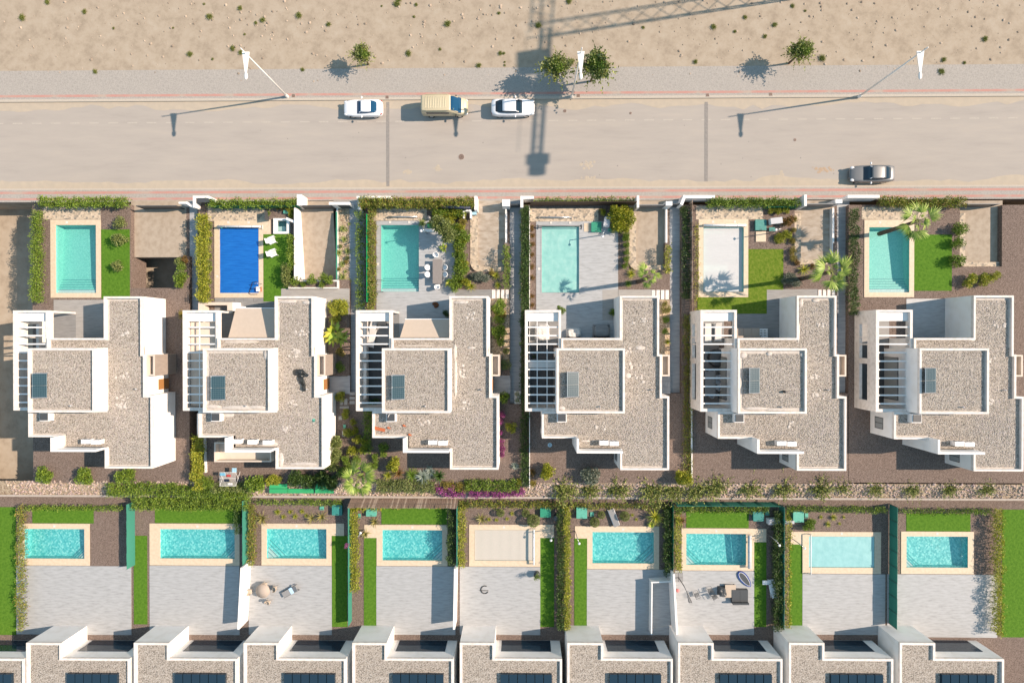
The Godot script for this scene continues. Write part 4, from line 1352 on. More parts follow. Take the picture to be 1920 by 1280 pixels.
func setting() -> void:
	var zone := Rect2(-62, at(960, 376, STREET).z, 124, 200)
	ground("ground", [Rect2(-900, -900, 1800, 1800)], [zone], STREET - .16, 4.0, M.earth)
	ground("ground", [zone], [], LOW - 2.6, .5, M.earth)
	var z0 := at(960, 185.5, STREET).z
	var z1 := at(960, 350.0, STREET).z
	var z2 := at(960, 376.0, STREET).z
	var road := ground("road", [Rect2(-400, z0 + .001, 800, z1 - z0 - .002)], [], STREET - .12, .1, M.road)
	var n := noise(.05, 3, {"octaves": 4})
	for side in 2:   # drifts of pale dust along both kerbs
		var s := Shape.new()
		var steps := 260
		for i in steps:
			var xa := -130.0 + i
			var f := func(x: float) -> float: return .75 + .7 * n.get_noise_2d(x * 2.0, side * 40.0) + .35 * n.get_noise_2d(x * 9.0, side * 9.0)
			var za := z1 - .002 if side else z0 + .002
			var d := -1.0 if side else 1.0
			var a := Vector3(xa, STREET - .116, za)
			var b := Vector3(xa + 1.0, STREET - .116, za)
			s.quad(a, b, b + Vector3(0, 0, d * f.call(xa + 1.0)), a + Vector3(0, 0, d * f.call(xa)))
		part("dust_drift", s, M.dust, road)
	ground("pavement", [Rect2(-400, z0 - 3.4, 800, 3.12)], [], STREET, .3, M.pavers)
	ground("kerb", [Rect2(-400, z0 - .28, 800, .28)], [], STREET + .004, .3, M.kerb)
	ground("pavement", [Rect2(-400, z1 + .18, 800, z2 - z1 - .18)], [], STREET, .3, M.pavers)
	ground("kerb", [Rect2(-400, z1, 800, .18)], [], STREET + .004, .3, M.kerb)
	ground("sand_lot", [Rect2(-400, z0 - 60.0, 800, 56.6)], [], STREET - .04, .3, M.earth)
	for q in [[z1 + .34, .26], [z1 + 1.04, .24]]: ground("red_paving_strip", [Rect2(-400, q[0], 800, q[1])], [], STREET + .004, .02, M.red_pavers)
	ground("red_paving_strip", [Rect2(-400, z0 - .75, 800, .25)], [], STREET + .004, .02, M.red_pavers)
	var zd := at(960, 226.3, STREET - .12).z
	for i in 62:
		var x := at(346.0 + (i - 10) * 35.9, 226.3, STREET - .12).x
		box("lane_dash", Vector3(x, STREET - .13, zd - .06), Vector3(x + 1.06, STREET - .112, zd + .06), M.paint, road)
	for q in [[724.0, 191.0, 349.0], [1321.5, 191.0, 340.0]]:
		var r := R(q[0], q[1], q[0] + 6.0, q[2], STREET - .12)
		box("tar_strip", Vector3(r.position.x, STREET - .13, r.position.y), Vector3(r.end.x, STREET - .108, r.end.y), M.patch, road)
	rng.seed = 99
	for q in [[1540.0, 317.0, 9.0, 2.2, 40, flat(.36, .275, .2, .9), "rust_stain"], [1103.0, 309.0, 6.0, 3.0, 26, M.dust, "dust_stain"], [1105.0, 336.0, 7.0, 4.0, 30, M.dust, "dust_stain"], [762.0, 323.0, 3.0, 2.0, 12, M.dust, "dust_stain"], [1466.0, 329.0, 2.0, 4.0, 14, M.dust, "dust_stain"], [822.0, 316.0, 4.0, 3.0, 14, M.dust, "dust_stain"]]:
		var stain := Shape.new()
		for i in q[4]:
			var c := at(q[0] + rng.randfn() * q[2], q[1] + rng.randfn() * q[3], STREET - .12)
			stain.tube(c, c + Vector3(0, .005 + i * .0002, 0), .03 + rng.randf() * .16, .03, 9)
		part(q[6], stain, q[5], road).set_meta("kind", "stuff")
	for i in 26:   # dark drips and crumbs
		var c := at(rng.randf_range(350, 1580), rng.randf_range(195, 345), STREET - .12)
		var drip := Shape.new()
		drip.tube(c, c + Vector3(0, .006, 0), .03 + rng.randf() * .05, .03, 7)
		part("oil_spot", drip, M.patch, road)
	cover_lid(865, 294, .36, "round brown manhole cover in the middle of the road")
	cover_lid(1059, 208, .2, "small grey manhole cover near the pearl saloon")
	cover_lid(1491, 262, .18, "small grey manhole cover in the empty right stretch of road")
	cover_lid(1182.5, 212, .15, "smallest manhole cover near the far kerb, between tar strip and saloon")
	for q in [[550.0, 179.5, "by the first street lamp"], [725.5, 182.0, "above the left tar strip"], [1084.5, 179.0, "beside the middle street lamp"], [1327.0, 178.0, "above the right tar strip"], [1445.5, 176.5, "right of the right tar strip"]]:
		cover_lid(q[0], q[1], .2, "square metal lid in the far pavement " + q[2], false)
	# the upper gardens: gravel beds on raised ground, cut out for pools and drives
	var plots := [
		[[[60, 384, 245, 566], [60, 540, 355, 906], [335, 480, 354, 545]], [[104, 422, 180, 549]]],
		[[[371, 384, 553, 566], [371, 524.5, 655, 906], [655, 742, 684, 906]], [[412, 424, 485, 549], [516, 412, 538, 434.5]]],
		[[[684, 384, 880, 566], [684, 509, 956, 906], [946, 455, 956, 520], [956, 757, 977, 906]], [[714.5, 422, 785.5, 546.6]]],
		[[[977, 384, 1179, 566], [977, 506, 1256, 906], [1247, 455, 1256, 520], [1256, 737, 1278, 906]], [[1016, 425, 1085.7, 548.5]]],
		[[[1278, 384, 1490, 566], [1278, 496, 1570, 906], [1563, 455, 1570, 500], [1570, 737, 1592, 906]], [[1319, 426, 1394.5, 547.5]]],
		[[[1592, 384, 1800, 566], [1592, 500, 2000, 906], [1880, 384, 2000, 500]], [[1630, 426, 1705, 548]]],
	]
	for p in plots:
		ground("gravel_bed", p[0].map(func(q): return R(q[0], q[1], q[2], q[3])), p[1].map(func(q): return R(q[0], q[1], q[2], q[3])), 0.0, 2.6, M.brown_gravel)
	# side paths at street level
	for q in [[355, 376, 371, 757], [655, 376, 684, 742], [956, 376, 977, 757], [1256, 376, 1278, 737], [1570, 376, 1592, 737]]:
		ground("side_path", [R(q[0], q[1], q[2], q[3], STREET)], [], STREET + .01, 1.0, M.path)
	for q in [[596, 704, 656, 738], [918, 704, 957, 738], [1238, 704, 1257, 738], [1556, 704, 1571, 738]]:
		ground("entrance_path", [R(q[0], q[1], q[2], q[3])], [], .03, .2, M.path)
	ground("pale_gravel_strip", [R(632, 384, 655, 541, STREET)], [], STREET + .02, 1.0, M.pale_gravel)
	ground("gravel_bed", [R(335, 384, 355, 482, STREET), R(949, 384, 956, 456, STREET), R(1250, 384, 1256, 456, STREET), R(1563, 384, 1570, 456, STREET)], [], STREET + .005, 1.0, M.brown_gravel)
	# drives
	ground("driveway", [R(245, 376, 349, 482, STREET)], [], STREET + .008, 1.0, M.drive)
	for q in [[880, 509, 949, true], [1179, 506, 1250, false], [1490, 496, 1563, true], [1800, 500, 1880, false]]:
		ground("driveway", [R(q[0], 376, q[2], q[1], STREET)], [], STREET + .008, 1.0, M.drive_worn if q[3] else M.drive)
		var a := at(q[0] + 1.0, 398, .06)
		var b := at(q[2], q[1], .06)   # a rounded stone border between the drive and the beds
		var pts := [Vector2(a.x, a.z), Vector2(a.x + .82, a.z)]
		for i in 9:
			var t := PI + i * PI / 16.0
			pts.append(Vector2(a.x + .82 + .5 + cos(t) * .5, b.z - .55 - .5 - sin(t) * .5))
		pts.append(Vector2(b.x, b.z - .55))
		pts.append(Vector2(b.x, b.z))
		for i in 9:
			var t := -PI / 2.0 - i * PI / 16.0
			pts.append(Vector2(a.x + 1.1 + cos(t) * 1.1, b.z - 1.1 - sin(t) * 1.1))
		var s := Shape.new()
		s.prism(pts, STREET - .3, -.3 + .004)
		part("stone_border", s, M.crazy).set_meta("kind", "structure")
	var a := at(553, 376, STREET)   # the first drive runs down to a garage
	var e := at(632, 524, -1.9)
	var s := Shape.new()
	var zt := at(553, 398, STREET).z
	s.quad(Vector3(a.x, STREET, a.z), Vector3(e.x, STREET, a.z), Vector3(e.x, STREET, zt), Vector3(a.x, STREET, zt))
	s.quad(Vector3(a.x, STREET, zt), Vector3(e.x, STREET, zt), Vector3(e.x, -1.9, e.z + .8), Vector3(a.x, -1.9, e.z + .8))
	part("driveway", s, M.drive).set_meta("kind", "structure")
	# bank of rubble down to the lower gardens
	var zb := at(960, 905, 0).z
	var zw := at(960, 931, -.95).z
	s = Shape.new()
	s.quad(Vector3(-62, .0, zb - .02), Vector3(62, .0, zb - .02), Vector3(62, -1.05, zw), Vector3(-62, -1.05, zw))
	var bank := part("rubble_bank", s, M.pale_gravel)
	bank.set_meta("kind", "structure")
	var mm := MultiMesh.new()
	mm.transform_format = MultiMesh.TRANSFORM_3D
	mm.use_colors = true
	var ms := Shape.new()
	ms.ball(Vector3.ZERO, Vector3(1, .6, .75), 6, 4)
	mm.mesh = ms.mesh()
	mm.instance_count = 5200
	rng.seed = 8
	for i in 5200:
		var u := rng.randf()
		mm.set_instance_transform(i, Transform3D(Basis(Vector3(rng.randfn() * .3, 1, rng.randfn() * .3).normalized(), rng.randf() * TAU) * Basis.from_scale(Vector3.ONE * rng.randf_range(.06, .17)), Vector3(rng.randf_range(-56, 56), lerpf(0.0, -1.05, u) + .02, lerpf(zb, zw, u))))
		var c := rng.randf_range(.26, .52)
		mm.set_instance_color(i, Color(c, c * rng.randf_range(.74, .84), c * rng.randf_range(.6, .74)))
	var mi := MultiMeshInstance3D.new()
	mi.name = "bank_rocks"
	mi.multimesh = mm
	mi.material_override = M.pebble
	bank.add_child(mi)
	mi.set_meta("kind", "stuff")
	var wt := thing("retaining_wall", "long pale retaining wall between the upper rear gardens and the lower pools", "wall", Vector3(0, LOW, zw))
	box("wall_face", Vector3(-62, LOW - .3, zw + .01), Vector3(62, -.98, zw + .18), M.concrete, wt)
	box("wall_cap", Vector3(-62, -.98, zw - .02), Vector3(62, -.9, zw + .2), M.concrete, wt)

func villas() -> void:
	villa(-42.3, "white villa at the far left end of the upper row", {})
	villa(-24.84, "white villa with a crumpled black sheet on its gravel roof", {"balcony": [[401, 829], [508, 829], [508, 866], [401, 866]], "units": 3, "unit_gap": 1.55, "awning": 1.15, "bars": [1.45], "blind": true, "floor": M.tile_warm, "inner_floor": M.fabric_tan, "bare": .3, "felt": [[-5.6, 11.0, 5.31, 1.0, .22], [-3.0, 11.1, 5.31, 1.8, .25], [-1.2, 11.05, 5.31, .9, .2], [-.2, 5.8, 5.31, .35, .6], [1.2, .5, 3.63, 1.0, .2], [3.2, .6, 3.63, .5, .22], [-3.5, 4.6, 3.63, 1.9, .2], [-.9, 15.0, 3.64, 1.2, .3], [.5, 16.6, 3.63, .3, .8], [2.8, 17.0, 3.63, 1.5, .2], [-5.0, 12.0, 3.64, .8, .3]]})
	villa(-7.16, "white villa with a satellite dish and terracotta pieces on its roof", {"awning": 2.3, "felt": [[1.2, .6, 3.63, .8, .18], [.6, 8.2, 3.64, .18, 2.2], [.55, 5.6, 3.64, .2, .8], [2.2, 5.2, 3.64, .4, .14], [-3.4, 5.0, 3.63, 2.0, .1]]})
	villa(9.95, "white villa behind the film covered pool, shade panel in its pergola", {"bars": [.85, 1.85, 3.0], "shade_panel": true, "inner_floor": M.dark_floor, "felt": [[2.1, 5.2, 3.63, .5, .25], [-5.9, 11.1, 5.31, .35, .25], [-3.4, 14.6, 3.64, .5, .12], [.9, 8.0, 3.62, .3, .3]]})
	villa(27.55, "white villa with loose felt round its upper roof", {"bare": .34, "inner_floor": M.grey_wood, "felt": [[.55, .7, 3.63, .25, .45], [2.0, .45, 3.63, .4, .2], [.3, 3.6, 3.63, .16, 1.2], [-5.8, 5.9, 5.31, .35, .3], [-3.3, 5.75, 5.31, .3, .22], [-4.6, 11.1, 5.31, 1.2, .2], [-2.4, 11.2, 5.31, 1.5, .16], [-6.1, 8.6, 5.31, .16, .6], [-.15, 5.85, 5.31, .2, .25]]})
	villa(45.0, "white villa at the far right end of the upper row", {})
	solar(396.5, 705, 421, 749, "solar panel on the roof with the black sheet")
	solar(735.5, 703.5, 758, 748, "solar panel on the roof with the satellite dish")
	solar(1064, 698, 1085, 743.5, "solar panel on the roof behind the film covered pool")
	solar(1405.5, 690, 1425, 736.5, "solar panel on the roof with loose felt edges")
	solar(62, 700, 86, 745, "solar panel on the roof at the far left")
	solar(1735, 690, 1756, 736, "solar panel on the roof at the far right")
	# things that lie on the roofs
	rng.seed = 31
	var c := at(565, 705, 3.7)
	var t := thing("black_sheet", "crumpled black plastic sheet lying on the gravel roof", "plastic sheet", c)
	for poly in [[[550, 693], [556, 692], [567, 692], [573, 698], [579, 703], [575, 707], [571, 706], [568, 709], [560, 705], [551, 703], [549.5, 700]], [[558, 704], [568, 708], [571, 714], [573, 723], [572.5, 733], [567, 734], [566.5, 727], [565, 722], [560, 716], [558.5, 710]]]:
		var s := Shape.new()
		var mid := Vector3.ZERO
		for p in poly: mid += at(p[0], p[1], 3.75) / poly.size()
		for ring in 3:
			for i in poly.size():
				var f := func(k: int, rr: int) -> Vector3:
					var p: Array = poly[k % poly.size()]
					var w := at(p[0], p[1], 3.72)
					var q := mid.lerp(w, 1.0 - rr / 3.0)
					q.y = 3.70 + .22 * absf(sin(q.x * 9.1 + q.z * 7.3 + k)) * (1.0 if rr else .2)
					return q
				s.quad(f.call(i, ring), f.call(i + 1, ring), f.call(i + 1, ring + 1), f.call(i, ring + 1))
		part("fold", s, M.black_sheet, t)
	c = at(735, 780, 4.1)
	t = thing("satellite_dish", "white satellite dish beside the roof chimney", "satellite dish", Vector3(c.x, 3.66, c.z))
	var s := Shape.new(true)
	for j in 5:
		for i in 18:
			var f := func(a: int, r: int) -> Vector3:
				var rr := .48 * r / 5.0
				var p := Vector3(cos(TAU * a / 18.0) * rr, sin(TAU * a / 18.0) * rr, .5 * rr * rr)
				return c + Basis(Vector3.UP, 1.0) * Basis(Vector3.RIGHT, -.9) * p
			s.quad(f.call(i, j), f.call(i + 1, j), f.call(i + 1, j + 1), f.call(i, j + 1))
	part("reflector", s, M.plastic, t)
	s = Shape.new(true)
	s.tube(Vector3(c.x, 3.6, c.z), c, .03, .03, 6)
	s.tube(c, c + Basis(Vector3.UP, 1.0) * Basis(Vector3.RIGHT, -.9) * Vector3(0, -.1, .5), .015, .015, 5)
	part("mount", s, M.dark, t)
	for q in [[711.5, 804.3, "long terracotta slab at the left end of the roof with the dish"], [727.5, 801.7, "terracotta pot shard nearest the long terracotta slab"], [756.5, 797.5, "terracotta pot shard beside the satellite dish roof centre"], [767, 814.5, "terracotta pot shard next to the roof screen corner"]]:
		c = at(q[0], q[1], 3.7)
		s = Shape.new()
		if q[0] < 720.0:
			t = thing("clay_slab", q[2], "slab", c)
			var m := box("slab", Vector3(-.55, -.02, -.16), Vector3(.55, .06, .16), M.terracotta, t)
			m.position = Vector3.ZERO
			t.rotation.y = -.22
		else:
			t = thing("clay_shard", q[2], "shard", c, "terracotta shards on the roof")
			s.ball(c, Vector3(.16, .1, .12), 6, 3)
			s.box(c + Vector3(.05, -.04, .02), c + Vector3(.24, .05, .12))
			part("shard", s, M.terracotta, t)
	c = at(1471, 734, 5.4)
	t = thing("roof_vent", "dark vent stub on the upper roof with loose felt", "vent", c)
	s = Shape.new(true)
	s.tube(c, c + Vector3(0, .25, 0), .13, .11, 10)
	part("pipe", s, M.dark, t)

func fronts() -> void:
	var top := 1.1
	# left to right along the pavement
	wall_run([[363, 387], [363, 369], [389, 369], [406, 377]], STREET, top, .22, "white angled wall with a dark niche left of the first green hedge")
	box("niche", at(370, 371.5, top) + Vector3(0, -1.2, 0), at(392, 379, top), M.gate, get_node("garden_wall"))
	wall_run([[336, 380], [349, 380], [361, 388]], STREET, .9, .2, "low white wall end left of the angled niche wall")
	wall_run([[560.5, 369], [560.5, 385]], STREET, top, .5, "white pillar wall between the first hedge and the dark sliding gate")
	wall_run([[619, 381], [655, 381]], STREET, top, .3, "white wall between the dark sliding gate and the first side path")
	gate(562, 385.5, 620, 385.5, .95, M.gate, "dark grey sliding gate across the sloping drive")
	hedge(389, 375, 558, 387, 0.0, 1.3, "green", "bright green hedge along the pavement in front of the blue covered pool")
	mesh_fence(390, 386, 557, 386, 0.0, 1.2, M.mesh_dark, "dark green screen fence behind the hedge of the blue covered pool", 7)
	hedge(673, 372, 890, 388, 0.0, 1.5, "mixed", "thick reddish green hedge along the pavement in front of the open turquoise pool", 300.0)
	wall_run([[671, 370], [732, 370]], STREET, .9, .3, "white wall partly hidden by the thick reddish hedge")
	wall_run([[673, 377], [673, 392]], STREET, .9, .3, "white pillar at the left end of the thick reddish hedge")
	wall_run([[892, 370], [892, 393]], STREET, top, .3, "white pillar wall between the thick reddish hedge and the worn drive")
	wall_run([[948, 380], [956, 380]], STREET, top, .7, "square white gate pillar right of the worn drive")
	gate(957, 383, 976, 383, .9, M.gate, "narrow dark gate across the shaded side path beside the film covered pool garden")
	gate(633, 385, 654, 385, .8, M.gate, "narrow dark gate at the mouth of the first side path")
	wall_run([[978.5, 386], [978.5, 370], [1001, 370]], STREET, top, .3, "white corner wall above the clipped dark hedge of the film covered pool")
	var rust := at(995, 380, 1.3)
	var e := at(1194, 380, 1.3)
	var t := thing("metal_fence", "brown steel fence in front of the film covered pool garden", "fence", Vector3(rust.x, 0, rust.z))
	for i in 9:
		var x0 := lerpf(rust.x, e.x, i / 9.0)
		box("panel", Vector3(x0, 0, rust.z - .02), Vector3(lerpf(rust.x, e.x, (i + 1) / 9.0) - .015, 1.75, rust.z + .02), M.corten, t)
	hedge(1001, 372.5, 1190, 379, STREET, .7, "green", "low sparse hedge at the foot of the brown steel fence", 200.0, .25)
	wall_run([[1196.5, 369], [1196.5, 389]], STREET, top, .25, "thin white pillar wall between the brown steel fence and a grey gate")
	gate(1199, 384, 1253, 384, .95, M.gate_light, "grey sliding gate across the pale third drive")
	wall_run([[1253, 381], [1261, 381]], STREET, top, .45, "white gate pillar right of the grey third gate")
	gate(1262, 382, 1276, 382, .95, M.gate, "narrow dark gate at the mouth of the mottled third side path")
	wall_run([[1279, 381], [1284, 368.5], [1341, 368.5]], STREET, top, .3, "white bent wall at the corner by the wooden plank fence")
	hedge(1327, 373, 1499, 387, 0.0, 1.1, "green", "dark leafy hedge along the pavement in front of the white covered pool")
	mesh_fence(1440, 387, 1500, 387, 0.0, 1.1, M.mesh_dark, "dark green screen fence behind the right end of the fourth hedge", 3)
	wall_run([[1511, 367], [1511, 386]], STREET, 1.4, .25, "tall slanting white pillar wall left of the light grey gate")
	gate(1513, 382, 1570, 382, .95, M.gate_light, "light grey sliding gate across the palm shaded fourth drive")
	wall_run([[1571, 377], [1580, 377]], STREET, top, .4, "white gate pillar right of the light grey gate")
	wall_run([[1593, 368], [1650, 368]], STREET, top, .3, "white wall by the right edge of the picture, along the pavement")
	hedge(1650, 372, 1808, 387, 0.0, 1.2, "mixed", "reddish hedge along the pavement right of the fourth drive")
	hedge(70, 372, 238, 387, 0.0, 1.2, "green", "green hedge along the pavement left of the first drive")
	gate(1815, 382, 1876, 382, .95, M.gate, "dark sliding gate at the far right drive")
	gate(254, 386, 330, 386, .95, M.gate, "dark sliding gate at the far left drive")
	# side boundaries
	plank_fence(1299, 374, 1299, 592, STREET, .8, .29, M.wood, "brown wooden plank fence along the garden of the white covered pool")
	hedge(1279, 388, 1292, 560, STREET, .95, "dark", "dark narrow hedge between the third side path and the plank fence", 230.0, .2)
	hedge(1283, 590, 1297, 905, -.2, .6, "mixed", "thin patchy hedge beside the pergola of the villa with loose felt", 200.0, .35)
	wall_run([[1296, 594], [1298, 905]], -.3, .35, .12, "low white wall behind the thin patchy hedge")
	hedge(977, 386, 991, 592, 0.0, 1.15, "dark", "dark clipped hedge left of the film covered pool")
	hedge(977, 592, 990, 912, -.1, .9, "dark", "dark hedge that continues beside the glazed pergola to the rear bank", 230.0)
	wall_run([[993, 386], [993, 915]], -.2, .6, .07, "thin white boundary wall right of the long dark hedges")
	hedge(690, 386, 703, 582, 0.0, 1.0, "mixed", "mixed yellow green hedge left of the open turquoise pool", 260.0, .1)
	hedge(668, 388, 682, 580, STREET, 1.1, "green", "sparse green shrubs between the side path and the bright green screen", 150.0, .4)
	mesh_fence(686.5, 400, 686.5, 566, 0.0, 1.15, M.mesh_green, "bright green screen fence left of the open turquoise pool", 8)
	hedge(371, 402, 389, 566, 0.0, 1.35, "lime", "tall yellow green hedge left of the blue covered pool", 330.0)
	mesh_fence(629.5, 396, 629.5, 524, STREET, -.1, M.mesh_teal, "low green glass rail along the right side of the sloping drive", 8)
	wall_run([[552.5, 391], [552.5, 524]], BASE, .9, .18, "white retaining wall left of the sloping drive")
	wall_run([[632, 391], [633, 541]], BASE, STREET + .05, .18, "pale low wall between the sloping drive and the agave strip")
	wall_run([[949, 391], [949, 500]], STREET - .2, -.05, .2, "low white wall along the right side of the worn second drive")
	wall_run([[1250, 391], [1250, 500]], STREET - .2, -.05, .18, "low white wall along the right side of the third drive")
	wall_run([[1563, 391], [1563, 492]], STREET - .2, -.05, .2, "low white wall along the right side of the fourth drive")

func garden_a() -> void:
	var m: Material = M.coping
	ground("stone_paving", [R(389, 387, 496, 414)], [], .03, .1, M.crazy)
	pool([412, 424, 485, 549], [[401.5, 414, 493.5, 558], [485, 412, 507, 439]], 0.0, 1.3, .9, M.mosaic_caustics, m, null, "", "rectangular pool under a blue cover, the first upper pool", [[428, 417], [466, 417], [407, 518]])
	cover([411.5, 428, 485.5, 549.5], .02, M.cover_blue, "deep blue bubble sheet over the first upper pool")
	reel(at(407, 424.5, .5), at(489, 424.5, .5), .11, M.cover_white, "white and blue cover reel at the street end of the blue covered pool")
	var t := thing("pool_ladder", "curved steel ladder at the corner of the blue covered pool", "ladder", at(480, 535, .05))
	for z in [-.22, .22]:
		var s := Shape.new(true)
		var c := at(482, 536, .05) + Vector3(0, 0, z)
		s.path([c + Vector3(.5, 0, 0), c + Vector3(.5, .6, 0), c + Vector3(.2, .8, 0), c + Vector3(-.1, .6, 0), c + Vector3(-.12, .05, 0)], .025)
		part("rail", s, M.steel, t)
	var s := Shape.new(true)
	s.path([at(482, 528, .08), at(473, 529, .08), at(469, 542, .08), at(466, 550, .08), at(470, 552, .08), at(482, 551.5, .08)], .03, 5)
	t = thing("pool_hose", "thin black hose loop at the corner of the blue cover", "hose", at(475, 540, .05))
	part("hose", s, M.dark, t)
	t = thing("pool_robot", "white and brown pool cleaner on the edge of the blue covered pool", "pool cleaner", at(485, 542, .05))
	var c := at(485, 542, .05)
	box("body", c + Vector3(-.2, .02, -.25), c + Vector3(.2, .24, .25), M.plastic, t)
	box("brush", c + Vector3(.2, .0, -.25), c + Vector3(.3, .14, .25), M.terracotta, t)
	ground("lawn", [R(493.5, 439, 548, 565)], [], .035, .1, M.lawn)
	t = ground("terrace", [R(402, 564.5, 655, 590), R(494, 558, 516, 640)], [], .02, .1, M.tile_grey)
	for i in 5:
		var r := R(402.5 + i * 18.3, 558.5, 420.2 + i * 18.3, 565)
		box("slab", Vector3(r.position.x, .0, r.position.y), Vector3(r.end.x, .045, r.end.y), M.tile_grey, t)
	ground("terrace", [R(405, 588, 520, 640)], [], .012, .1, M.tile_grey)
	ground("path", [R(527, 541, 655, 566)], [], .04, .1, M.tile_warm)
	slat_chair(513, 451, .035, .35, "white wooden garden chair on the lawn, the one nearer the street", "white garden chairs on the lawn")
	slat_chair(515, 475, .035, .35, "white wooden garden chair on the lawn, the one farther from the street", "white garden chairs on the lawn")
	# plunge basin
	t = thing("plunge_pool", "small square plunge pool with a thick white rim and green water", "plunge pool", at(527, 423, 0))
	s = Shape.new()
	s.slab([R(512, 409, 542, 438, .25)], [R(518.5, 413, 537, 434, .25)], -.05, .25)
	part("rim", s, M.white, t)
	var r := R(517, 412, 538, 435, 0)
	s = Shape.new()
	s.slab([r], [r.grow(-.08)], -1.0, .12)
	part("basin_wall", s, M.spa_lining, t)
	box("basin_floor", Vector3(r.position.x, -1.1, r.position.y), Vector3(r.end.x, -1.0, r.end.y), M.spa_lining, t)
	box("seat", Vector3(r.position.x + .09, -1.0, r.get_center().y), Vector3(r.end.x - .3, -.35, r.end.y - .09), M.mosaic_pale, t)
	box("water", Vector3(r.position.x + .085, -.06, r.position.y + .085), Vector3(r.end.x - .085, -.02, r.end.y - .085), M.water, t)
	wall_run([[538, 410], [552, 416]], 0.0, .75, .25, "short white wall running from the plunge pool to the sloping drive")
	box("panel", at(496, 394, 1.0) + Vector3(-.04, -1.0, 0), at(496, 411, 1.0) + Vector3(.04, 0, 0), M.gate, thing("privacy_screen", "dark narrow privacy screen at the end of the stone paving by the plunge pool", "screen", at(496, 402, 0)))
	hatch(531, 394, 540, 400, .0, .25, M.box_mint, "small mint green hatch in the bed above the plunge pool")
	plant("green", 504, 401, .38, "round green shrub in the bed above the plunge pool", "", 0, .8)
	row("gold", [[522, 390, .35], [532, 390, .4], [541, 391, .4]], "yellowish plant, %s in the row behind the plunge pool bed", "yellowish plants behind the plunge pool")
	row("lime", [[548, 394, .5], [548, 405, .4]], "lime green shrub, %s from the street beside the first drive wall", "lime shrubs beside the drive wall")
	hedge(540, 441, 551, 505, 0.0, 1.1, "green", "leafy climbers between the lawn and the sloping drive", 260.0, .25)
	row("olive", [[541, 506, .75], [540, 519, .8], [543, 530, .7]], "grey green shrub, %s from the street at the lower corner of the lawn", "grey green shrubs at the lawn corner", 0, 1.3)
	row("clipped", [[394, 425.5, .36], [394, 440, .32], [394, 453, .3], [394, 479, .3], [394, 493.5, .32], [394, 503.5, .4], [394, 528.5, .3], [392, 543, .28], [393, 554, .24]], "clipped ball bush, %s from the street beside the blue covered pool", "clipped balls beside the blue pool")
	# planter above the garage
	t = thing("planter_bed", "long white walled planter at the foot of the sloping drive", "planter", at(587, 533, 0))
	r = R(540, 525, 634, 541, .35)
	s = Shape.new()
	s.slab([r], [r.grow(-.16)], -2.0, .35)
	part("planter_wall", s, M.bone, t)
	box("soil", Vector3(r.position.x + .16, -.2, r.position.y + .16), Vector3(r.end.x - .16, .2, r.end.y - .16), M.brown_gravel, t)
	row("green", [[557, 526, .7], [585, 524, .7], [609, 523, .65], [618, 524, .6], [569, 534, .4], [605, 533, .45]], "bushy green shrub, %s planted in the white walled planter", "shrubs in the white planter", .2)
	var ag := [[643, 429, .6], [645.5, 449, .55], [636, 474, .6], [652, 471, .6], [642, 495, .55], [643, 520, .7], [639, 539, .75], [654, 527, .5], [648, 509, .35], [650, 431, .3], [655, 420, .3]]
	row("agave", ag, "pale agave, %s in the gravel strip right of the sloping drive", "agaves in the gravel strip", STREET)
	row("gold", [[649, 491, .3], [636, 505, .3], [641, 531, .35]], "yellow tuft, %s from the street in the agave strip", "yellow tufts in the agave strip", STREET)
	row("clipped", [[652, 484, .22], [639, 462, .2]], "tiny ball cactus, %s from the street in the agave strip", "ball cactuses in the agave strip", STREET)
	# west end of the terrace: a low outdoor kitchen
	t = thing("outdoor_kitchen", "cream walled outdoor kitchen at the edge of the first terrace", "outdoor kitchen", at(410, 575, 0))
	r = R(371, 566.5, 435, 586, 1.0)
	s = Shape.new()
	s.slab([r], [R(382, 572, 425.5, 589, 1.0)], -.1, 1.0)
	part("kitchen_wall", s, M.cream, t)
	box("counter", at(436, 567, .9) + Vector3(0, -.9, 0), at(444, 583, .9), M.white, t)
	box("sink_unit", at(445, 574, .8) + Vector3(0, -.8, 0), at(457, 583, .8), M.plastic, t)
	ground("gravel_bed", [R(617, 566, 655, 705, STREET)], [], .03, .1, M.brown_gravel)
	row("lime", [[632, 577, 1.0], [643, 580, 1.05], [630, 597, .7]], "dense lime bush, %s beside the blank white wall of the black sheet villa", "lime bushes by the east wall", .03, .8)
	row("banana", [[631, 622, 1.6], [624, 634, 1.2], [643, 632, 1.2]], "broad leaved plant, %s beside the tiled portal of the villa with the black sheet", "broad leaved plants by the portal", .4)
	plant("gold", 640, 660, .6, "yellow shrub right of the tiled portal", "", .03)
	plant("green", 640, 688, .75, "dull green shrub below the yellow shrub right of the tiled portal", "", .03, .7)
	t = thing("stepping_path", "grid of pale slabs in dark gravel right of the black sheet villa", "stepping stones", at(645, 760, 0))
	slabs([[637, 747, 643, 759], [645, 747, 651, 759], [636.5, 761.5, 654, 766], [655, 735, 665, 741], [655, 743.5, 665, 749], [655, 751.5, 665, 757.5], [634.5, 780, 641, 787]], .04, M.tile_warm, t)
	row("lime", [[640, 742, .7], [648, 775, .65]], "yellow green shrub, %s from the street among the pale slabs", "shrubs among the pale slabs")
	hatch(643, 796, 648, 803, 0, .12, M.box_mint, "small mint lid in the gravel beside the first villa")
	hatch(641, 808, 646, 818, 0, .5, M.grey_plastic, "narrow grey box against the east wall of the first villa")
	row("olive", [[634, 830, 1.0], [632, 848, 1.0], [627, 865, 1.0]], "large leaved climber, %s from the street on the wall of the black sheet villa", "climbers on the east wall", 0, 1.6)
	row("lime", [[657, 808, .65], [662, 843, .7]], "spindly lime shrub, %s from the street between the first two villas", "spindly lime shrubs", 0, 1.5)

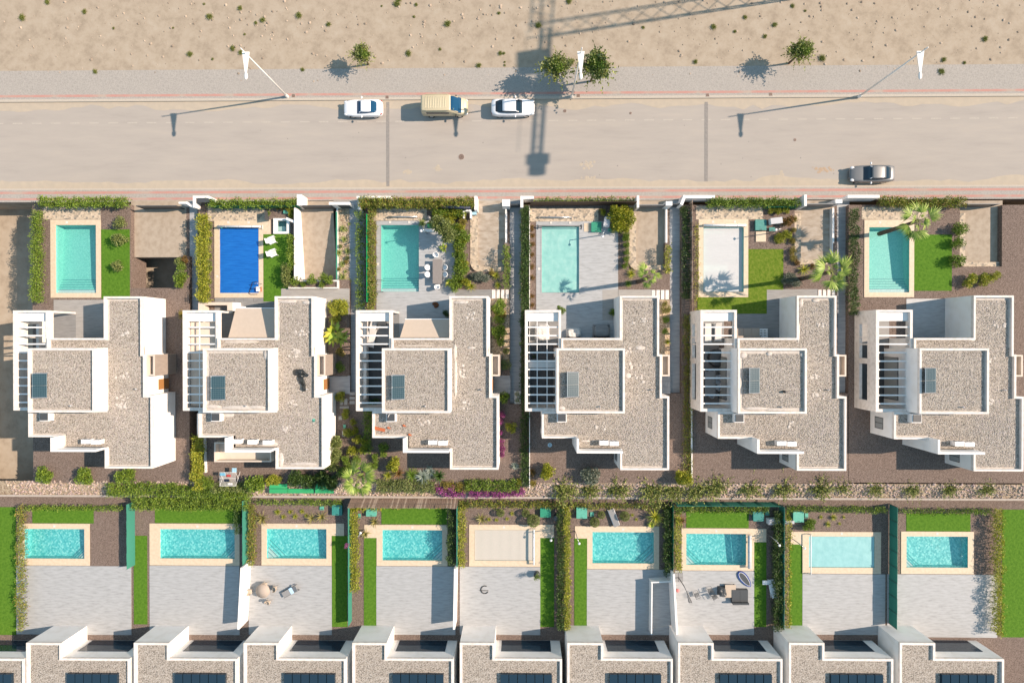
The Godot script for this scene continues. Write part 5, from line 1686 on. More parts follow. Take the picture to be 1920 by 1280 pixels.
	hedge(682, 758, 695, 850, 0.0, .9, "green", "soft green hedge under the pergola corner of the villa with the dish", 230.0, .15)
	row("green", [[652, 862, .7], [661, 873, .7], [647, 882, .8], [702, 873, .6], [706, 858, .6], [672, 858, .6]], "leafy shrub, %s in the ring round the lush fan palm", "shrubs round the lush fan palm", 0, 1.0)
	row("lime", [[668, 806, .5], [673, 822, .55], [664, 790, .45]], "thin lime shrub, %s in the dark gravel between the first two villas", "thin lime shrubs", 0, 1.6)
	hatch(585.5, 785, 590, 791, 3.66, .06, M.box_mint, "mint lid on the gravel roof with the black sheet")

func garden_b() -> void:
	ground("stone_paving", [R(697, 391, 800, 414)], [], .03, .1, M.crazy)
	var hole := R(714.5, 422, 785.5, 546.6)
	ground("terrace", [R(705.5, 413, 853, 640)], [hole], .03, .1, M.tile_light)
	ground("terrace", [R(829, 543, 921, 600)], [R(800, 380, 853, 640)], .024, .1, M.tile_grey)
	pool([714.5, 422, 785.5, 546.6], [[713, 420.5, 787, 548]], 0.0, 1.25, .85, M.mosaic, M.tile_light, M.water, "south", "open turquoise pool with broad steps at the villa end", [[731, 416.5], [767, 416.5], [708.5, 495]])
	reel(at(728, 406, .3), at(782, 406, .3), .06, M.steel, "thin steel cover reel on the stones above the open turquoise pool")
	var c := at(804, 408, .3)
	var t := thing("globe_lamp", "dark metal globe standing on the stones above the open turquoise pool", "globe", Vector3(c.x, 0, c.z))
	var s := Shape.new(true)
	s.ball(c, Vector3(.27, .27, .27))
	part("globe", s, M.car_grey, t)
	s = Shape.new()
	s.tube(Vector3(c.x, .02, c.z), Vector3(c.x, .08, c.z), .2, .18, 12)
	part("foot", s, M.dark, t)
	hatch(801, 416, 816, 427, 0, .3, M.mesh_dark, "dark green hatch half hidden by leaves near the open turquoise pool")
	t = thing("bench_wall", "white bench wall at the corner of the open turquoise pool", "bench", at(801, 431.5, 0))
	box("seat", at(787.5, 429.5, .45) + Vector3(0, -.42, 0), at(816, 434, .45), M.white, t)
	shower(801, 438, .03, "slim shower column in front of the white bench wall", 2.3, Vector3(-.3, 0, .1))
	for z in [0.0, 1.0]:
		t = thing("pool_handrail", "dark bent handrail at the steps of the open turquoise pool, the %s one" % ("upper" if z == 0.0 else "lower"), "handrail", at(712, 530 + z * 20, 0))
		s = Shape.new(true)
		var a := at(714.5, 526 + z * 21, 0.0)
		s.path([a + Vector3(.25, -.3, 0), a + Vector3(.25, .8, 0), a + Vector3(-.2, .85, .0), a + Vector3(-.45, .8, .9 - z * .7), a + Vector3(-.45, .03, .9 - z * .7)], .025, 6)
		part("rail", s, M.gate, t)
	table(820, 508.5, .03, 1.0, 2.6, M.grey_wood, M.gate, "long grey wooden dining table beside the open turquoise pool", 8)
	for q in [[818.5, 479.5, -PI / 2, "at the street end"], [821, 538, PI / 2, "at the villa end"], [804, 502.5, 0.0, "on the pool side, nearer the street"], [804, 515.5, 0.0, "on the pool side, nearer the villa"], [835, 502.5, PI, "on the hedge side, nearer the street"], [835, 515.5, PI, "on the hedge side, nearer the villa"]]:
		shell_chair(q[0], q[1], .03, q[2], "white moulded chair at the grey dining table, " + q[3], "white moulded chairs at the dining table", M.plastic)
	plant("banana", 832, 466, .65, "small palm like plant on the paving between dining table and olive tree", "potted plants on the terrace", 0.03)
	# olive tree and the planting round it
	t = thing("olive_tree", "grey green olive tree shading the paving by the open turquoise pool", "tree", at(836, 437, 0))
	s = Shape.new(true)
	var b := at(836, 437, 0)
	s.tube(b, b + Vector3(.15, 1.3, .1), .13, .09, 8)
	s.tube(b + Vector3(.15, 1.3, .1), b + Vector3(-.5, 2.1, -.4), .07, .03, 6)
	s.tube(b + Vector3(.15, 1.3, .1), b + Vector3(.6, 2.2, .4), .07, .03, 6)
	part("trunk", s, M.bark, t)
	for q in [[-.7, 1.3, -.6, 1.0], [.4, 1.2, .4, 1.1], [.1, 1.6, -.2, 1.0]]:
		var f := put("crown", crown_mesh("olive", 2, 1800), M.leaf, t, Vector3(q[0], q[1], q[2]))
		f.basis = Basis(Vector3.UP, q[0] * 3.0) * Basis.from_scale(Vector3(q[3], q[3], q[3]))
	row("lime", [[822, 402, .6], [835, 399, .7], [846, 406, .7], [858, 402, .7], [868, 402, .7], [843, 420, .7]], "bright bushy shrub, %s in the clump above the olive tree", "bright shrubs above the olive tree", 0, 1.2)
	hedge(810, 388, 872, 404, 0.0, 1.0, "green", "leafy hedge corner behind the olive tree", 240.0, .2)
	plant("agave", 792, 419, .7, "pale agave at the corner of the open turquoise pool", "")
	plant("gold", 869, 416, .65, "yellow round shrub by the white niche of the worn drive", "")
	row("green", [[858, 434, .9], [869, 444, .9], [858, 456, .9], [868, 463, .8], [861, 478, .8], [868, 488, .9], [858, 500, .9], [869, 508, .8], [862, 519, .9], [855, 535, .8]], "lush shrub, %s from the street in the bed between terrace and worn drive", "lush shrubs beside the worn drive", 0, 1.1)
	row("lime", [[864, 425, .6], [866, 452, .6], [860, 468, .6], [871, 497, .6], [872, 530, .65]], "lime shrub, %s from the street in the lush bed beside the worn drive", "lime shrubs beside the worn drive", 0, 1.5)
	plant("grey", 858, 473, .6, "purplish grey shrub in the lush bed beside the worn drive", "", 0, 1.0)
	plant("banana", 845, 530, .8, "broad leaved plant leaning over the terrace corner", "")
	row("grey", [[897, 520, .75], [912, 522, .75], [887, 519, .55]], "blue grey rounded bush, %s below the rounded drive corner", "blue grey bushes below the drive", 0, .8)
	row("yucca", [[930, 517, .7], [883, 537, .8], [934, 534, .6]], "spiky yellow green yucca, %s in the bed below the worn drive", "yuccas below the worn drive")
	plant("gold", 922, 510, .45, "golden tuft below the worn drive", "")
	hedge(946, 460, 955, 540, 0.0, .9, "green", "narrow green hedge right of the worn drive", 230.0, .15)
	t = thing("letterbox_niche", "white framed niche with a pale blue lid beside the worn drive", "niche", at(882, 404, 0))
	s = Shape.new()
	s.slab([R(868, 393, 884, 409, .8)], [R(871, 396, 881, 411, .8)], 0, .8)
	part("frame", s, M.white, t)
	box("lid", at(884.5, 397, .3) + Vector3(0, -.5, 0), at(893, 402, .3), flat(.3, .5, .6, .5), t)
	t = thing("roller_tube", "long dark blue rolled cover lying behind the thick reddish hedge", "rolled cover", at(855, 389, 1.2))
	s = Shape.new(true)
	s.tube(at(829, 388, 1.3), at(882, 389, 1.3), .16, .16, 10)
	part("roll", s, flat(.01, .02, .05, .6), t)
	var pl := thing("stepping_path", "row of pale planks crossing the dark bed below the worn drive", "stepping stones", at(938, 551, 0))
	slabs([[922, 543, 929, 559.5], [931, 543, 937, 559.5], [939.5, 543, 945.5, 559.5], [948, 543, 954, 559.5]], .05, M.bone, pl)
	c = at(816.5, 572, .03)
	t = thing("dog", "curled up brown dog asleep in the shade of the second terrace", "dog", c)
	s = Shape.new(true)
	for i in 9:
		var a := -2.4 + i * .52
		s.ball(c + Vector3(cos(a) * .24, .11, sin(a) * .2), Vector3(.17 - .008 * i, .14, .15 - .006 * i), 10, 6)
	s.ball(c + Vector3(.02, .14, .1), Vector3(.13, .11, .11), 10, 6)
	s.ball(c + Vector3(-.1, .11, .06), Vector3(.09, .06, .06), 8, 5)
	for k in [-.07, .07]: s.ball(c + Vector3(.08, .24, .1 + k), Vector3(.03, .06, .035), 6, 4)
	part("body", s, flat(.17, .07, .035, .95), t)
	plant("dark", 837, 588, .5, "small dark shrub in the shade against the wing of the second villa", "", .03)
	# under the pergola
	lounger(700, 612, .04, 1.3, M.fabric_white, M.plastic, "white lounger under the pergola of the second villa, the upper one", .4)
	lounger(698, 634, .04, 1.4, M.fabric_white, M.plastic, "white lounger under the pergola of the second villa, the lower one", .3)
	box("cabinet", Vector3(-.4, 0, -.3), Vector3(.4, .9, .3), M.gate, thing("cabinet", "dark cabinet in the north corner under the pergola of the second villa", "cabinet", at(718, 604, .04)))
	get_node("cabinet").get_child(0).position = Vector3(0, .45, 0)
	plant("dark", 703, 756, .7, "dark shrub in the south end of the second pergola", "", .05, .8)
	ground("gravel_bed", [R(921, 560, 955, 690)], [], .02, .08, M.pale_gravel)
	row("green", [[937, 576, .95], [934, 600, .8], [935, 622, 1.0], [938, 640, .6]], "green shrub, %s from the street beside the wing of the second villa", "green shrubs by the second wing", .02, .9)
	row("gold", [[944, 590, .5], [932, 592, .4], [928, 582, .4]], "yellow flowering tuft, %s beside the wing of the second villa", "yellow tufts by the second wing", .02)
	plant("clipped", 949, 658, .35, "lime round ball bush beside the portal of the second villa", "", .02)
	plant("olive", 946, 684, .8, "dull low shrub below the ball bush by the second portal", "", .02, .5)
	for k in 2:
		pot_plant(970.5, [738.5, 750.5][k], STREET + .02, .34, .6, M.white, "olive", "square white planter at the end of the shaded path, the %s one" % ["upper", "lower"][k], true)
	plant("green", 944, 745, .8, "leafy green shrub at the entrance recess of the second villa", "", 0, 1.8)
	row("purple", [[941, 775, .5], [940, 790, .45], [938, 808, .4], [939, 826, .5], [941, 838, .5], [941, 848, .45]], "magenta bougainvillea, %s from the street on the east wall of the second villa", "bougainvilleas on the east wall", 0, 2.6)

func garden_c() -> void:
	ground("stone_paving", [R(994, 390, 1122, 415)], [], .03, .1, M.crazy)
	var hole := R(1016, 425, 1085.7, 548.5)
	ground("terrace", [R(1005.5, 415, 1159, 640)], [hole], .03, .1, M.tile_light)
	ground("terrace", [R(1129.5, 543, 1222, 600)], [R(1100, 400, 1129.5, 640), R(1159, 400, 1159.5, 640)], .036, .1, M.tile_warm)
	pool([1016, 425, 1085.7, 548.5], [[1014, 423, 1087.5, 550]], 0.0, 1.2, .9, M.mosaic, M.tile_light, null, "", "rectangular pool under a pale turquoise film, the third upper pool", [[1033, 417.5], [1069, 417.5], [1011, 504]])
	cover([1016, 425, 1085.5, 548], -.14, M.cover_film, "pale turquoise film sheet over the third upper pool")
	reel(at(1009, 424, .45), at(1091, 424, .45), .05, M.dark, "dark bare cover reel at the street end of the film covered pool")
	reel(at(1010.5, 407, .3), at(1072, 407, .3), .06, M.steel, "thin steel cover reel on the stones above the film covered pool")
	var pl := thing("stepping_path", "cream slabs left of the dark green hatch by the film covered pool", "stepping stones", at(1101, 425, 0))
	slabs([[1095, 418, 1100.5, 434], [1101.5, 418, 1108, 434]], .06, M.coping, pl)
	hatch(1109, 416, 1128, 434.5, 0, .3, M.box_green, "dark green hatch at the corner of the film covered pool terrace")
	hatch(1140, 428, 1148, 434, 0, .15, M.box_mint, "small mint lid beside the big yellow green bush")
	pump(1136.5, 418, 0, 1.4, "grey white heat pump between the green hatch and the yellow green bush", .5)
	shower(1127, 441, .03, "silver shower column at the corner of the third terrace", 2.4, Vector3(-.15, 0, .5))
	row("lime", [[1152, 404, 1.0], [1166, 403, 1.0], [1176, 412, .9], [1160, 418, 1.1], [1172, 426, .9], [1153, 428, .7], [1178, 398, .7], [1130, 398, .45]], "big yellow green bush, %s of the clump in the corner of the third garden", "yellow green bushes in the third garden", 0, 1.2)
	row("green", [[1174, 441, .5], [1173, 450, .5], [1173, 462, .45], [1173, 473, .45], [1173, 485, .45], [1171, 500, .5]], "small green shrub, %s from the street beside the third drive", "small shrubs beside the third drive", 0, 1.3)
	palm(at(1197, 528, 0), at(1218, 518, 5.6), 1.12, "fan palm leaning over the bed below the third drive", 10)
	plant("yucca", 1183, 513, .75, "spiky yucca left of the leaning fan palm", "")
	plant("grass", 1178, 532, .6, "fluffy green grass tuft below the yucca by the leaning fan palm", "")
	hedge(1248, 461, 1256, 512, 0.0, .8, "lime", "yellow green hedge right of the third drive", 260.0)
	pl = thing("stepping_path", "row of cream planks below the leaning fan palm", "stepping stones", at(1238, 553, 0))
	slabs([[1222.5, 543.5, 1229, 561], [1231, 543.5, 1237.5, 561], [1239.5, 543.5, 1246, 561], [1248, 543.5, 1254.5, 561]], .06, M.bone, pl)
	row("rust", [[997, 428, .4], [997, 442, .4], [998, 458, .35], [998, 478, .3], [998, 500, .35], [998, 520, .35], [997, 555, .35], [998, 572, .3]], "rusty low plant, %s in the strip left of the film covered pool", "rusty plants left of the third pool")
	row("green", [[1055, 583, .5], [1048, 578, .35]], "trailing green plant, %s over the pergola corner of the third villa", "trailing plants on the third pergola", 1.5, 1.2)
	plant("green", 1148, 587, .5, "small green shrub in the shade against the third wing", "", .03)
	draped(1061, 615, 1089.5, 634, .03, .75, M.fabric_white, "white covered armchair half in the sun on the third terrace", "covered chair")
	draped(1111, 607.5, 1144, 634, .03, .7, M.fabric_grey, "large grey covered furniture set in the shade of the third terrace", "covered furniture")
	draped(1003, 607, 1030, 640, .04, .9, M.fabric_white, "white draped furniture under the glazed pergola", "covered furniture")
	pot_plant(1001, 668, .05, .18, .2, M.dark, "dark", "small dark pot under the glazed pergola")
	ground("gravel_bed", [R(1237, 562, 1256, 690)], [], .03, .08, M.pale_gravel)
	row("yellow", [[1248, 580, .6], [1246, 570, .4]], "bright yellow shrub, %s beside the wing of the third villa", "yellow shrubs by the third wing", .03)
	row("green", [[1247, 600, .5], [1248, 620, .45]], "low green shrub, %s from the street beside the wing of the third villa", "low shrubs by the third wing", .03, .7)
	plant("yucca", 1251, 641, .5, "thin yucca by the portal of the third villa", "", .03)

func garden_d() -> void:
	ground("stone_paving", [R(1305, 386, 1431, 411)], [], .03, .1, M.crazy)
	pool([1319, 426, 1394.5, 547.5], [[1310, 411, 1403, 557]], 0.0, 1.2, .9, M.mosaic, M.coping, null, "", "rectangular pool under a white slatted cover, the fourth upper pool", [[1337, 416], [1378, 416], [1314.5, 520]])
	cover([1319.5, 427, 1394, 547], -.26, M.cover_white, "white slatted cover on the fourth upper pool", 60, true)
	reel(at(1320, 422, .3), at(1399, 422, .3), .12, M.plastic, "thick white cover reel at the street end of the white covered pool")
	ground("lawn", [R(1403.2, 467, 1469, 543), R(1403.2, 540, 1438, 560), R(1308, 557.2, 1438, 588)], [], .035, .1, M.lawn_dry)
	ground("terrace", [R(1438.2, 542, 1533, 640), R(1375, 588.2, 1440, 640)], [], .03, .1, M.tile_grey)
	hatch(1417, 411.5, 1437.5, 431.5, 0, .35, M.box_teal, "teal hatch beside the stone paving of the fourth garden")
	hatch(1443, 426, 1453.5, 433, 0, .2, M.box_teal, "small teal lid below the heat pump of the fourth garden")
	pump(1451, 416, 0, .12, "white heat pump right of the teal hatch in the fourth garden", .6)
	var t := thing("stone_slab", "square tan stone slab on the dark gravel of the fourth garden", "slab", at(1427, 443, 0))
	var r := R(1418, 434, 1436.6, 453, .1)
	box("slab", Vector3(r.position.x, -.02, r.position.y), Vector3(r.end.x, .1, r.end.y), M.coping, t)
	shower(1446, 437, 0, "silver shower column below the teal lid in the fourth garden", 2.4, Vector3(-.45, 0, .06))
	row("lime", [[1444, 394, .5], [1455, 396, .5], [1468, 393, .5], [1476, 395, .4]], "lime shrub, %s behind the heat pump along the fourth hedge", "lime shrubs along the fourth hedge")
	plant("rust", 1474, 417, .85, "round orange tinted bush right of the heat pump", "", 0, .9)
	row("lime", [[1457, 448, .6], [1466, 445, .65], [1474, 441, .6]], "green bush, %s in the crescent on the dark gravel", "bushes of the crescent", 0, .9)
	row("gold", [[1488, 412, .45], [1486, 433, .4], [1485, 452, .45], [1484, 470, .5], [1484, 483, .5]], "yellowish shrub, %s from the street beside the palm shaded drive", "yellowish shrubs beside the fourth drive")
	plant("yucca", 1506, 506, .9, "spiky yellow green yucca left of the big fan palm", "")
	row("grey", [[1474, 524, .75], [1485, 531, .8], [1481, 519, .7]], "silvery round bush, %s at the corner of the fourth lawn", "silvery bushes at the lawn corner", 0, .9)
	row("rust", [[1492, 492, .45], [1522, 500, .4]], "rusty small plant, %s by the big fan palm", "rusty plants by the big palm")
	palm(at(1501, 523, 0), at(1561, 509, 6.3), 1.45, "big fan palm with a wide crown beside the fourth drive", 19)
	t = thing("stepping_path", "row of pale planks beneath the big fan palm", "stepping stones", at(1550, 548, 0))
	slabs([[1535, 543, 1541, 555], [1543.5, 543, 1549.5, 555], [1552, 543, 1558, 555], [1560.5, 543, 1566, 555]], .05, M.bone, t)
	hedge(1305, 420, 1309, 590, 0.0, .3, "lime", "thin strip of lime grass between plank fence and white covered pool", 220.0, .2)
	sofa(R(1378, 615, 1424, 633, .3), .03, 3, M.fabric_beige, "beige three seat outdoor sofa in the shade of the fourth terrace")
	t = thing("pallet_bench", "white slatted pallet bench beside the beige sofa", "bench", at(1432, 625, .3))
	r = R(1425, 616, 1440, 634, .35)
	for i in 4:
		var z0 := r.position.y + r.size.y * i / 4.0
		box("slat", Vector3(r.position.x, .3, z0), Vector3(r.end.x, .36, z0 + r.size.y * .15), M.plastic, t)
	for k in [0.0, .46, .92]: box("bearer", Vector3(r.position.x + r.size.x * k, .03, r.position.y), Vector3(r.position.x + r.size.x * (k + .08), .3, r.end.y), M.plastic, t)
	lounger(1326, 624, .04, 1.57, M.fabric_white, M.plastic, "plain white lounger under the pergola of the fourth villa", .1)
	lounger(1345, 622, .04, 1.57, M.fabric_white, M.plastic, "white slatted lounger right of the plain one under the fourth pergola", .5)
	t = thing("round_hot_tub", "round dark hot tub under the pergola of the fourth villa", "hot tub", at(1343, 671, .05))
	var c := at(1343, 671, .05)
	var s := Shape.new(true)
	s.tube(c, c + Vector3(0, .6, 0), .95, .95, 28)
	part("shell", s, M.dark, t)
	s = Shape.new(true)
	s.tube(c + Vector3(0, .6, 0), c + Vector3(0, .68, 0), .9, .82, 28)
	part("lid", s, M.gate, t)
	table(1332, 718, .05, 1.1, 2.4, M.fabric_grey, M.gate, "grey dining table under the pergola of the fourth villa")
	for q in [[1331, 696, -PI / 2, "at the street end"], [1331, 740, PI / 2, "at the garden end"], [1344, 707, PI, "on the house side, nearer the street"], [1344, 715.5, PI, "in the middle of the house side"], [1344, 726, PI, "on the house side, nearer the garden"]]:
		shell_chair(q[0], q[1], .05, q[2], "grey chair under the fourth pergola, " + q[3], "grey chairs under the fourth pergola", M.grey_plastic)

func edge_gardens() -> void:   # the neighbours on both sides, of which the photograph shows a margin
	var t: Node3D
	pool([104, 422, 180, 549], [[94, 412, 189, 558]], 0.0, 1.2, .8, M.mosaic, M.coping, M.water, "south", "turquoise pool of the garden at the far left", [[125, 417]])
	ground("lawn", [R(189.2, 430, 243, 560)], [], .035, .1, M.lawn)
	ground("terrace", [R(100, 562, 250, 640)], [], .03, .1, M.tile_warm)
	ground("stone_paving", [R(80, 388, 188, 411)], [], .03, .1, M.crazy)
	hedge(60, 395, 76, 566, 0.0, 1.2, "green", "green hedge left of the pool at the far left", 260.0)
	plant("olive", 339, 492, .6, "feathery shrub by the end of the far left drive", "", 0)
	row("green", [[341, 500, .6], [343, 516, .9], [340, 528, .8]], "green bush, %s from the street in the bed below the far left drive", "bushes below the far left drive", 0, .9)
	plant("rust", 349, 487, .5, "rusty shrub beside the mottled side path at the far left", "", 0)
	row("olive", [[230, 420, .8], [232, 450, .9], [228, 500, .8]], "grey shrub, %s from the street on the lawn of the far left garden", "grey shrubs far left", 0, 1.1)
	row("gold", [[345, 590, .6], [348, 610, .5]], "yellow shrub, %s beside the villa at the far left", "yellow shrubs far left", 0)
	# far right
	pool([1630, 426, 1705, 548], [[1621, 412, 1714, 557]], 0.0, 1.2, .8, M.mosaic, M.coping, M.water, "south", "turquoise pool of the garden at the far right", [[1650, 417]])
	ground("lawn", [R(1714.2, 440, 1785, 545)], [], .035, .1, M.lawn)
	ground("terrace", [R(1700, 560, 1850, 640)], [], .03, .1, M.tile_light)
	ground("stone_paving", [R(1616, 388, 1740, 411)], [], .03, .1, M.crazy)
	hedge(1594, 392, 1608, 590, 0.0, 1.1, "dark", "dark hedge right of the fourth side path", 240.0)
	palm(at(1650, 438, 0), at(1721, 414, 6.0), 1.4, "fan palm in the far right garden that shades the fourth drive", 15)
	row("green", [[1790, 430, .9], [1788, 460, .8], [1790, 490, .9]], "green shrub, %s from the street beside the far right drive", "green shrubs far right", 0, 1.1)
	row("lime", [[1840, 525, .8], [1860, 520, .7], [1815, 528, .9]], "lime shrub, %s below the far right drive", "lime shrubs far right", 0)
	var lot := get_node("sand_lot")
	for kind in 2:
		var mm := MultiMesh.new()
		mm.transform_format = MultiMesh.TRANSFORM_3D
		mm.use_colors = true
		var ms := Shape.new()
		ms.ball(Vector3.ZERO, Vector3(1, .6, .8), 6, 4)
		mm.mesh = wisp_mesh(1) if kind else ms.mesh()
		mm.instance_count = 90 if kind else 2600
		rng.seed = 70 + kind
		var zl := at(960, 150, STREET).z
		for i in mm.instance_count:
			var k := rng.randf_range(.12, .45) if kind else .03 + .16 * pow(rng.randf(), 4.0)
			mm.set_instance_transform(i, Transform3D(Basis(Vector3.UP, rng.randf() * TAU) * Basis.from_scale(Vector3.ONE * k), Vector3(rng.randf_range(-58, 58), STREET - .04, zl - pow(rng.randf(), .7) * 14.0)))
			var c := rng.randf_range(.22, .46)
			mm.set_instance_color(i, Color.WHITE if kind else Color(c, c * .82, c * .65))
		var mi := MultiMeshInstance3D.new()
		mi.name = "weeds" if kind else "stones"
		mi.multimesh = mm
		mi.material_override = M.leaf if kind else M.pebble
		lot.add_child(mi)
		mi.set_meta("kind", "stuff")
	# trees on the far pavement
	for q in [[1108, 152, 2.6, "street tree that throws a leafy shadow beside the middle street lamp"], [1040, 150, 2.2, "smaller street tree left of the middle street lamp"], [690, 120, 1.6, "young street tree on the sand lot above the white coupe"], [1480, 118, 1.9, "young street tree on the sand lot above the right tar strip"]]:
		var b := at(q[0], q[1], STREET)
		t = thing("street_tree", q[3], "tree", b)
		var s := Shape.new(true)
		s.tube(b, b + Vector3(.1, q[2] * 1.2, 0), .12, .08, 8)
		for k in 4: s.tube(b + Vector3(.1, q[2] * 1.1, 0), b + Vector3(.1 + cos(k * 1.6) * q[2] * .4, q[2] * 1.7, sin(k * 1.6) * q[2] * .4), .06, .02, 6)
		part("trunk", s, M.bark, t)
		var f := put("crown", crown_mesh("olive", 1, 1800), M.leaf, t, Vector3(0, q[2] * 1.05, 0))
		f.basis = Basis(Vector3.UP, q[0]) * Basis.from_scale(Vector3(q[2] * .7, q[2] * .55, q[2] * .55))
		f = put("crown", crown_mesh("green", 2, 1800), M.leaf, t, Vector3(.2, q[2] * 1.25, .1))
		f.basis = Basis(Vector3.UP, 2.0) * Basis.from_scale(Vector3.ONE * q[2] * .42)
		f = put("crown", wisp_mesh(2), M.leaf, t, Vector3(-.2, q[2] * 1.2, -.1))
		f.scale = Vector3.ONE * q[2] * .85

func rear() -> void:
	hedge(362, 818, 380, 916, -.1, 1.2, "lime", "yellow green hedge behind the first pergola, running to the bank", 300.0)
	wall_run([[382, 822], [384, 886]], -.1, .35, .12, "thin white wall right of the yellow green rear hedge")
	wall_run([[370, 776], [370, 820]], -.1, .3, .12, "short thin wall behind the first pergola")
	# a folding dryer
	var b := at(435, 898, 0)
	var t := thing("clothes_dryer", "white wire clothes dryer with washing behind the first villa", "clothes dryer", b)
	var s := Shape.new()
	for i in 15: s.tube(b + Vector3(-.85 + i * .12, .95, -.95), b + Vector3(-.85 + i * .12, .95, .5), .012, .012, 4)
	for z in [-.95, -.3, .5]: s.tube(b + Vector3(-.9, .95, z), b + Vector3(.9, .95, z), .018, .018, 5)
	part("wires", s, M.plastic, t)
	for x in [-.85, .85]:
		s = Shape.new()
		s.tube(b + Vector3(x, .94, -.9), b + Vector3(x, 0, .4), .02, .02, 5)
		s.tube(b + Vector3(x, .94, .45), b + Vector3(x, 0, -.8), .02, .02, 5)
		part("leg", s, M.plastic, t)
	for q in [[-.55, -.75, .6, .3, flat(.14, .36, .5, .9), "light blue cloth"], [.1, -.6, .45, .22, flat(.42, .05, .05, .9), "red cloth"], [.7, -1.2, .5, .45, flat(.3, .5, .62, .9), "pale blue towel"], [-.1, -.1, .5, .3, flat(.02, .03, .05, .9), "dark cloth"], [.25, .28, .55, .22, M.fabric_white, "white cloth"]]:
		t = thing("laundry", q[5] + " hanging on the wire dryer behind the first villa", "laundry", b + Vector3(q[0], 1.0, q[1]))
		s = Shape.new()
		var w := b + Vector3(q[0], 0, q[1])
		for k in 4:
			var x0: float = -q[2] / 2.0 + q[2] * k / 4.0
			var x1: float = x0 + q[2] / 4.0
			var y0 := .98 + .02 * (k % 2)
			var y1 := .98 + .02 * ((k + 1) % 2)
			s.quad(w + Vector3(x0, y0, -q[3] / 2.0), w + Vector3(x1, y1, -q[3] / 2.0), w + Vector3(x1, y1, q[3] / 2.0), w + Vector3(x0, y0, q[3] / 2.0))
			s.quad(w + Vector3(x0, y0, q[3] / 2.0), w + Vector3(x1, y1, q[3] / 2.0), w + Vector3(x1, .55, q[3] / 2.0 + .04), w + Vector3(x0, .55, q[3] / 2.0 + .04))
		part("cloth", s, q[4], t)
	plant("green", 485, 903, 1.3, "large round green bush right of the clothes dryer", "", -.1, 1.0)
	row("lime", [[513, 900, .8], [520, 897, .7]], "mixed shrub, %s between the large round bush and the green screens", "mixed shrubs by the green screens")
	row("dark", [[560, 893, 1.1], [580, 898, 1.1], [604, 897, 1.0], [623, 900, 1.0]], "dark green shrub, %s from the left behind the long wing of the first villa", "dark shrubs behind the first villa", 0, .9)
	row("green", [[384, 900, .8], [396, 900, .8]], "green bush, %s at the foot of the yellow green rear hedge", "bushes by the rear hedge")
	hedge(335, 912, 470, 932, -.9, 1.2, "green", "sprawling green hedge that spills over the wall at the left edge", 260.0)
	hedge(395, 905, 468, 920, -.3, .9, "olive", "sprawling shrub mass on the rubble bank below the clothes dryer", 230.0, .1)
	hedge(250, 932, 466, 955, LOW, 1.3, "green", "green climbers on the wall above the lawn at the left edge", 240.0)
	hedge(200, 905, 336, 930, -.8, 1.2, "green", "sprawling green hedge beyond the left edge of the bank", 220.0)
	net_panel(504.5, 907.6, 538, 915.4, .25, .05, "bright green netting panel on the bank, upper one of the left pair")
	net_panel(504.5, 916.4, 538, 924.5, .1, -.25, "bright green netting panel on the bank, lower one of the left pair")
	net_panel(538.5, 916.4, 589, 924.5, -.1, -.45, "long bright green netting panel in the middle of the bank")
	net_panel(590.5, 907.6, 625, 915.4, .25, .05, "bright green netting panel on the bank, upper one of the right pair")
	net_panel(590.5, 916.4, 625, 924.5, .1, -.25, "bright green netting panel on the bank, lower one of the right pair")
	palm(at(689, 880, 0), at(671, 896, 3.6), 1.35, "lush fan palm behind the gap between the first and second villas", 19)
	row("lime", [[739, 869, 1.0], [684, 828, .6], [684, 842, .6]], "yellow green shrub, %s behind the villa with the dish", "yellow green shrubs behind the second villa", 0, 1.4)
	row("green", [[719, 838, .7], [719, 850, .5]], "green shrub, %s under the chimney corner of the second villa", "green shrubs under the chimney corner", 0, 1.1)
	plant("yucca", 728, 890, .8, "yellowish yucca right of the lush fan palm", "")
	plant("rust yucca", 748, 886, 1.0, "dark brown yucca between yellowish yucca and silver agaves", "")
	plant("grass", 773, 889, 1.2, "big fluffy green grass plant left of the silver agave", "")
	plant("silver agave", 794, 892, 1.15, "big silver agave behind the villa with the dish", "", .05)
	plant("silver agave", 807, 882, .8, "smaller silver agave above the dark yucca", "", .05)
	plant("dark agave", 823, 891, 1.0, "dark green star shaped yucca right of the silver agaves", "", .1)
	hedge(706, 900, 815, 922, -.4, .9, "olive", "grey green hedge on the bank below the silver agave", 260.0)
	hedge(872, 900, 974, 919, -.3, .9, "green", "green hedge on the bank behind the east corner of the second villa", 230.0, .1)
	row("purple", [[824, 914, .7], [834, 916, .8], [846, 919, .8], [856, 922, .65], [868, 920, .6], [884, 921, .65], [898, 920, .8], [911, 920, .7], [925, 919, .75], [938, 921, .8], [950, 921, .7], [962, 918, .75], [974, 918, .75]], "magenta bougainvillea, %s from the left on the bank", "bougainvilleas on the bank", -.5, .9)
	row("gold", [[836, 907, .6], [846, 908, .6], [862, 910, .6], [876, 905, .5]], "golden shrub, %s from the left above the bougainvilleas", "golden shrubs on the bank", -.2, .9)
	hedge(815, 910, 885, 920, -.4, .6, "mixed", "thin mixed hedge among the golden shrubs", 200.0, .2)
	row("lime", [[958, 800, .75], [972, 903, .5]], "lime shrub, %s from the street between the second and third villas", "lime shrubs between the villas", 0, 1.2)
	row("silver agave", [[966, 873, .6]], "silvery spiky plant in the shade of the long dark hedge", "")
	plank_fence(650, 945.5, 858, 945.5, LOW, .45, .2, M.wood, "brown wooden plank fence below the wall of the second villa", .42)
	mesh_fence(1270, 949, 1465, 950, LOW, .2, M.mesh_teal, "dark green screen fence below the rubble bank of the fourth garden", 6)
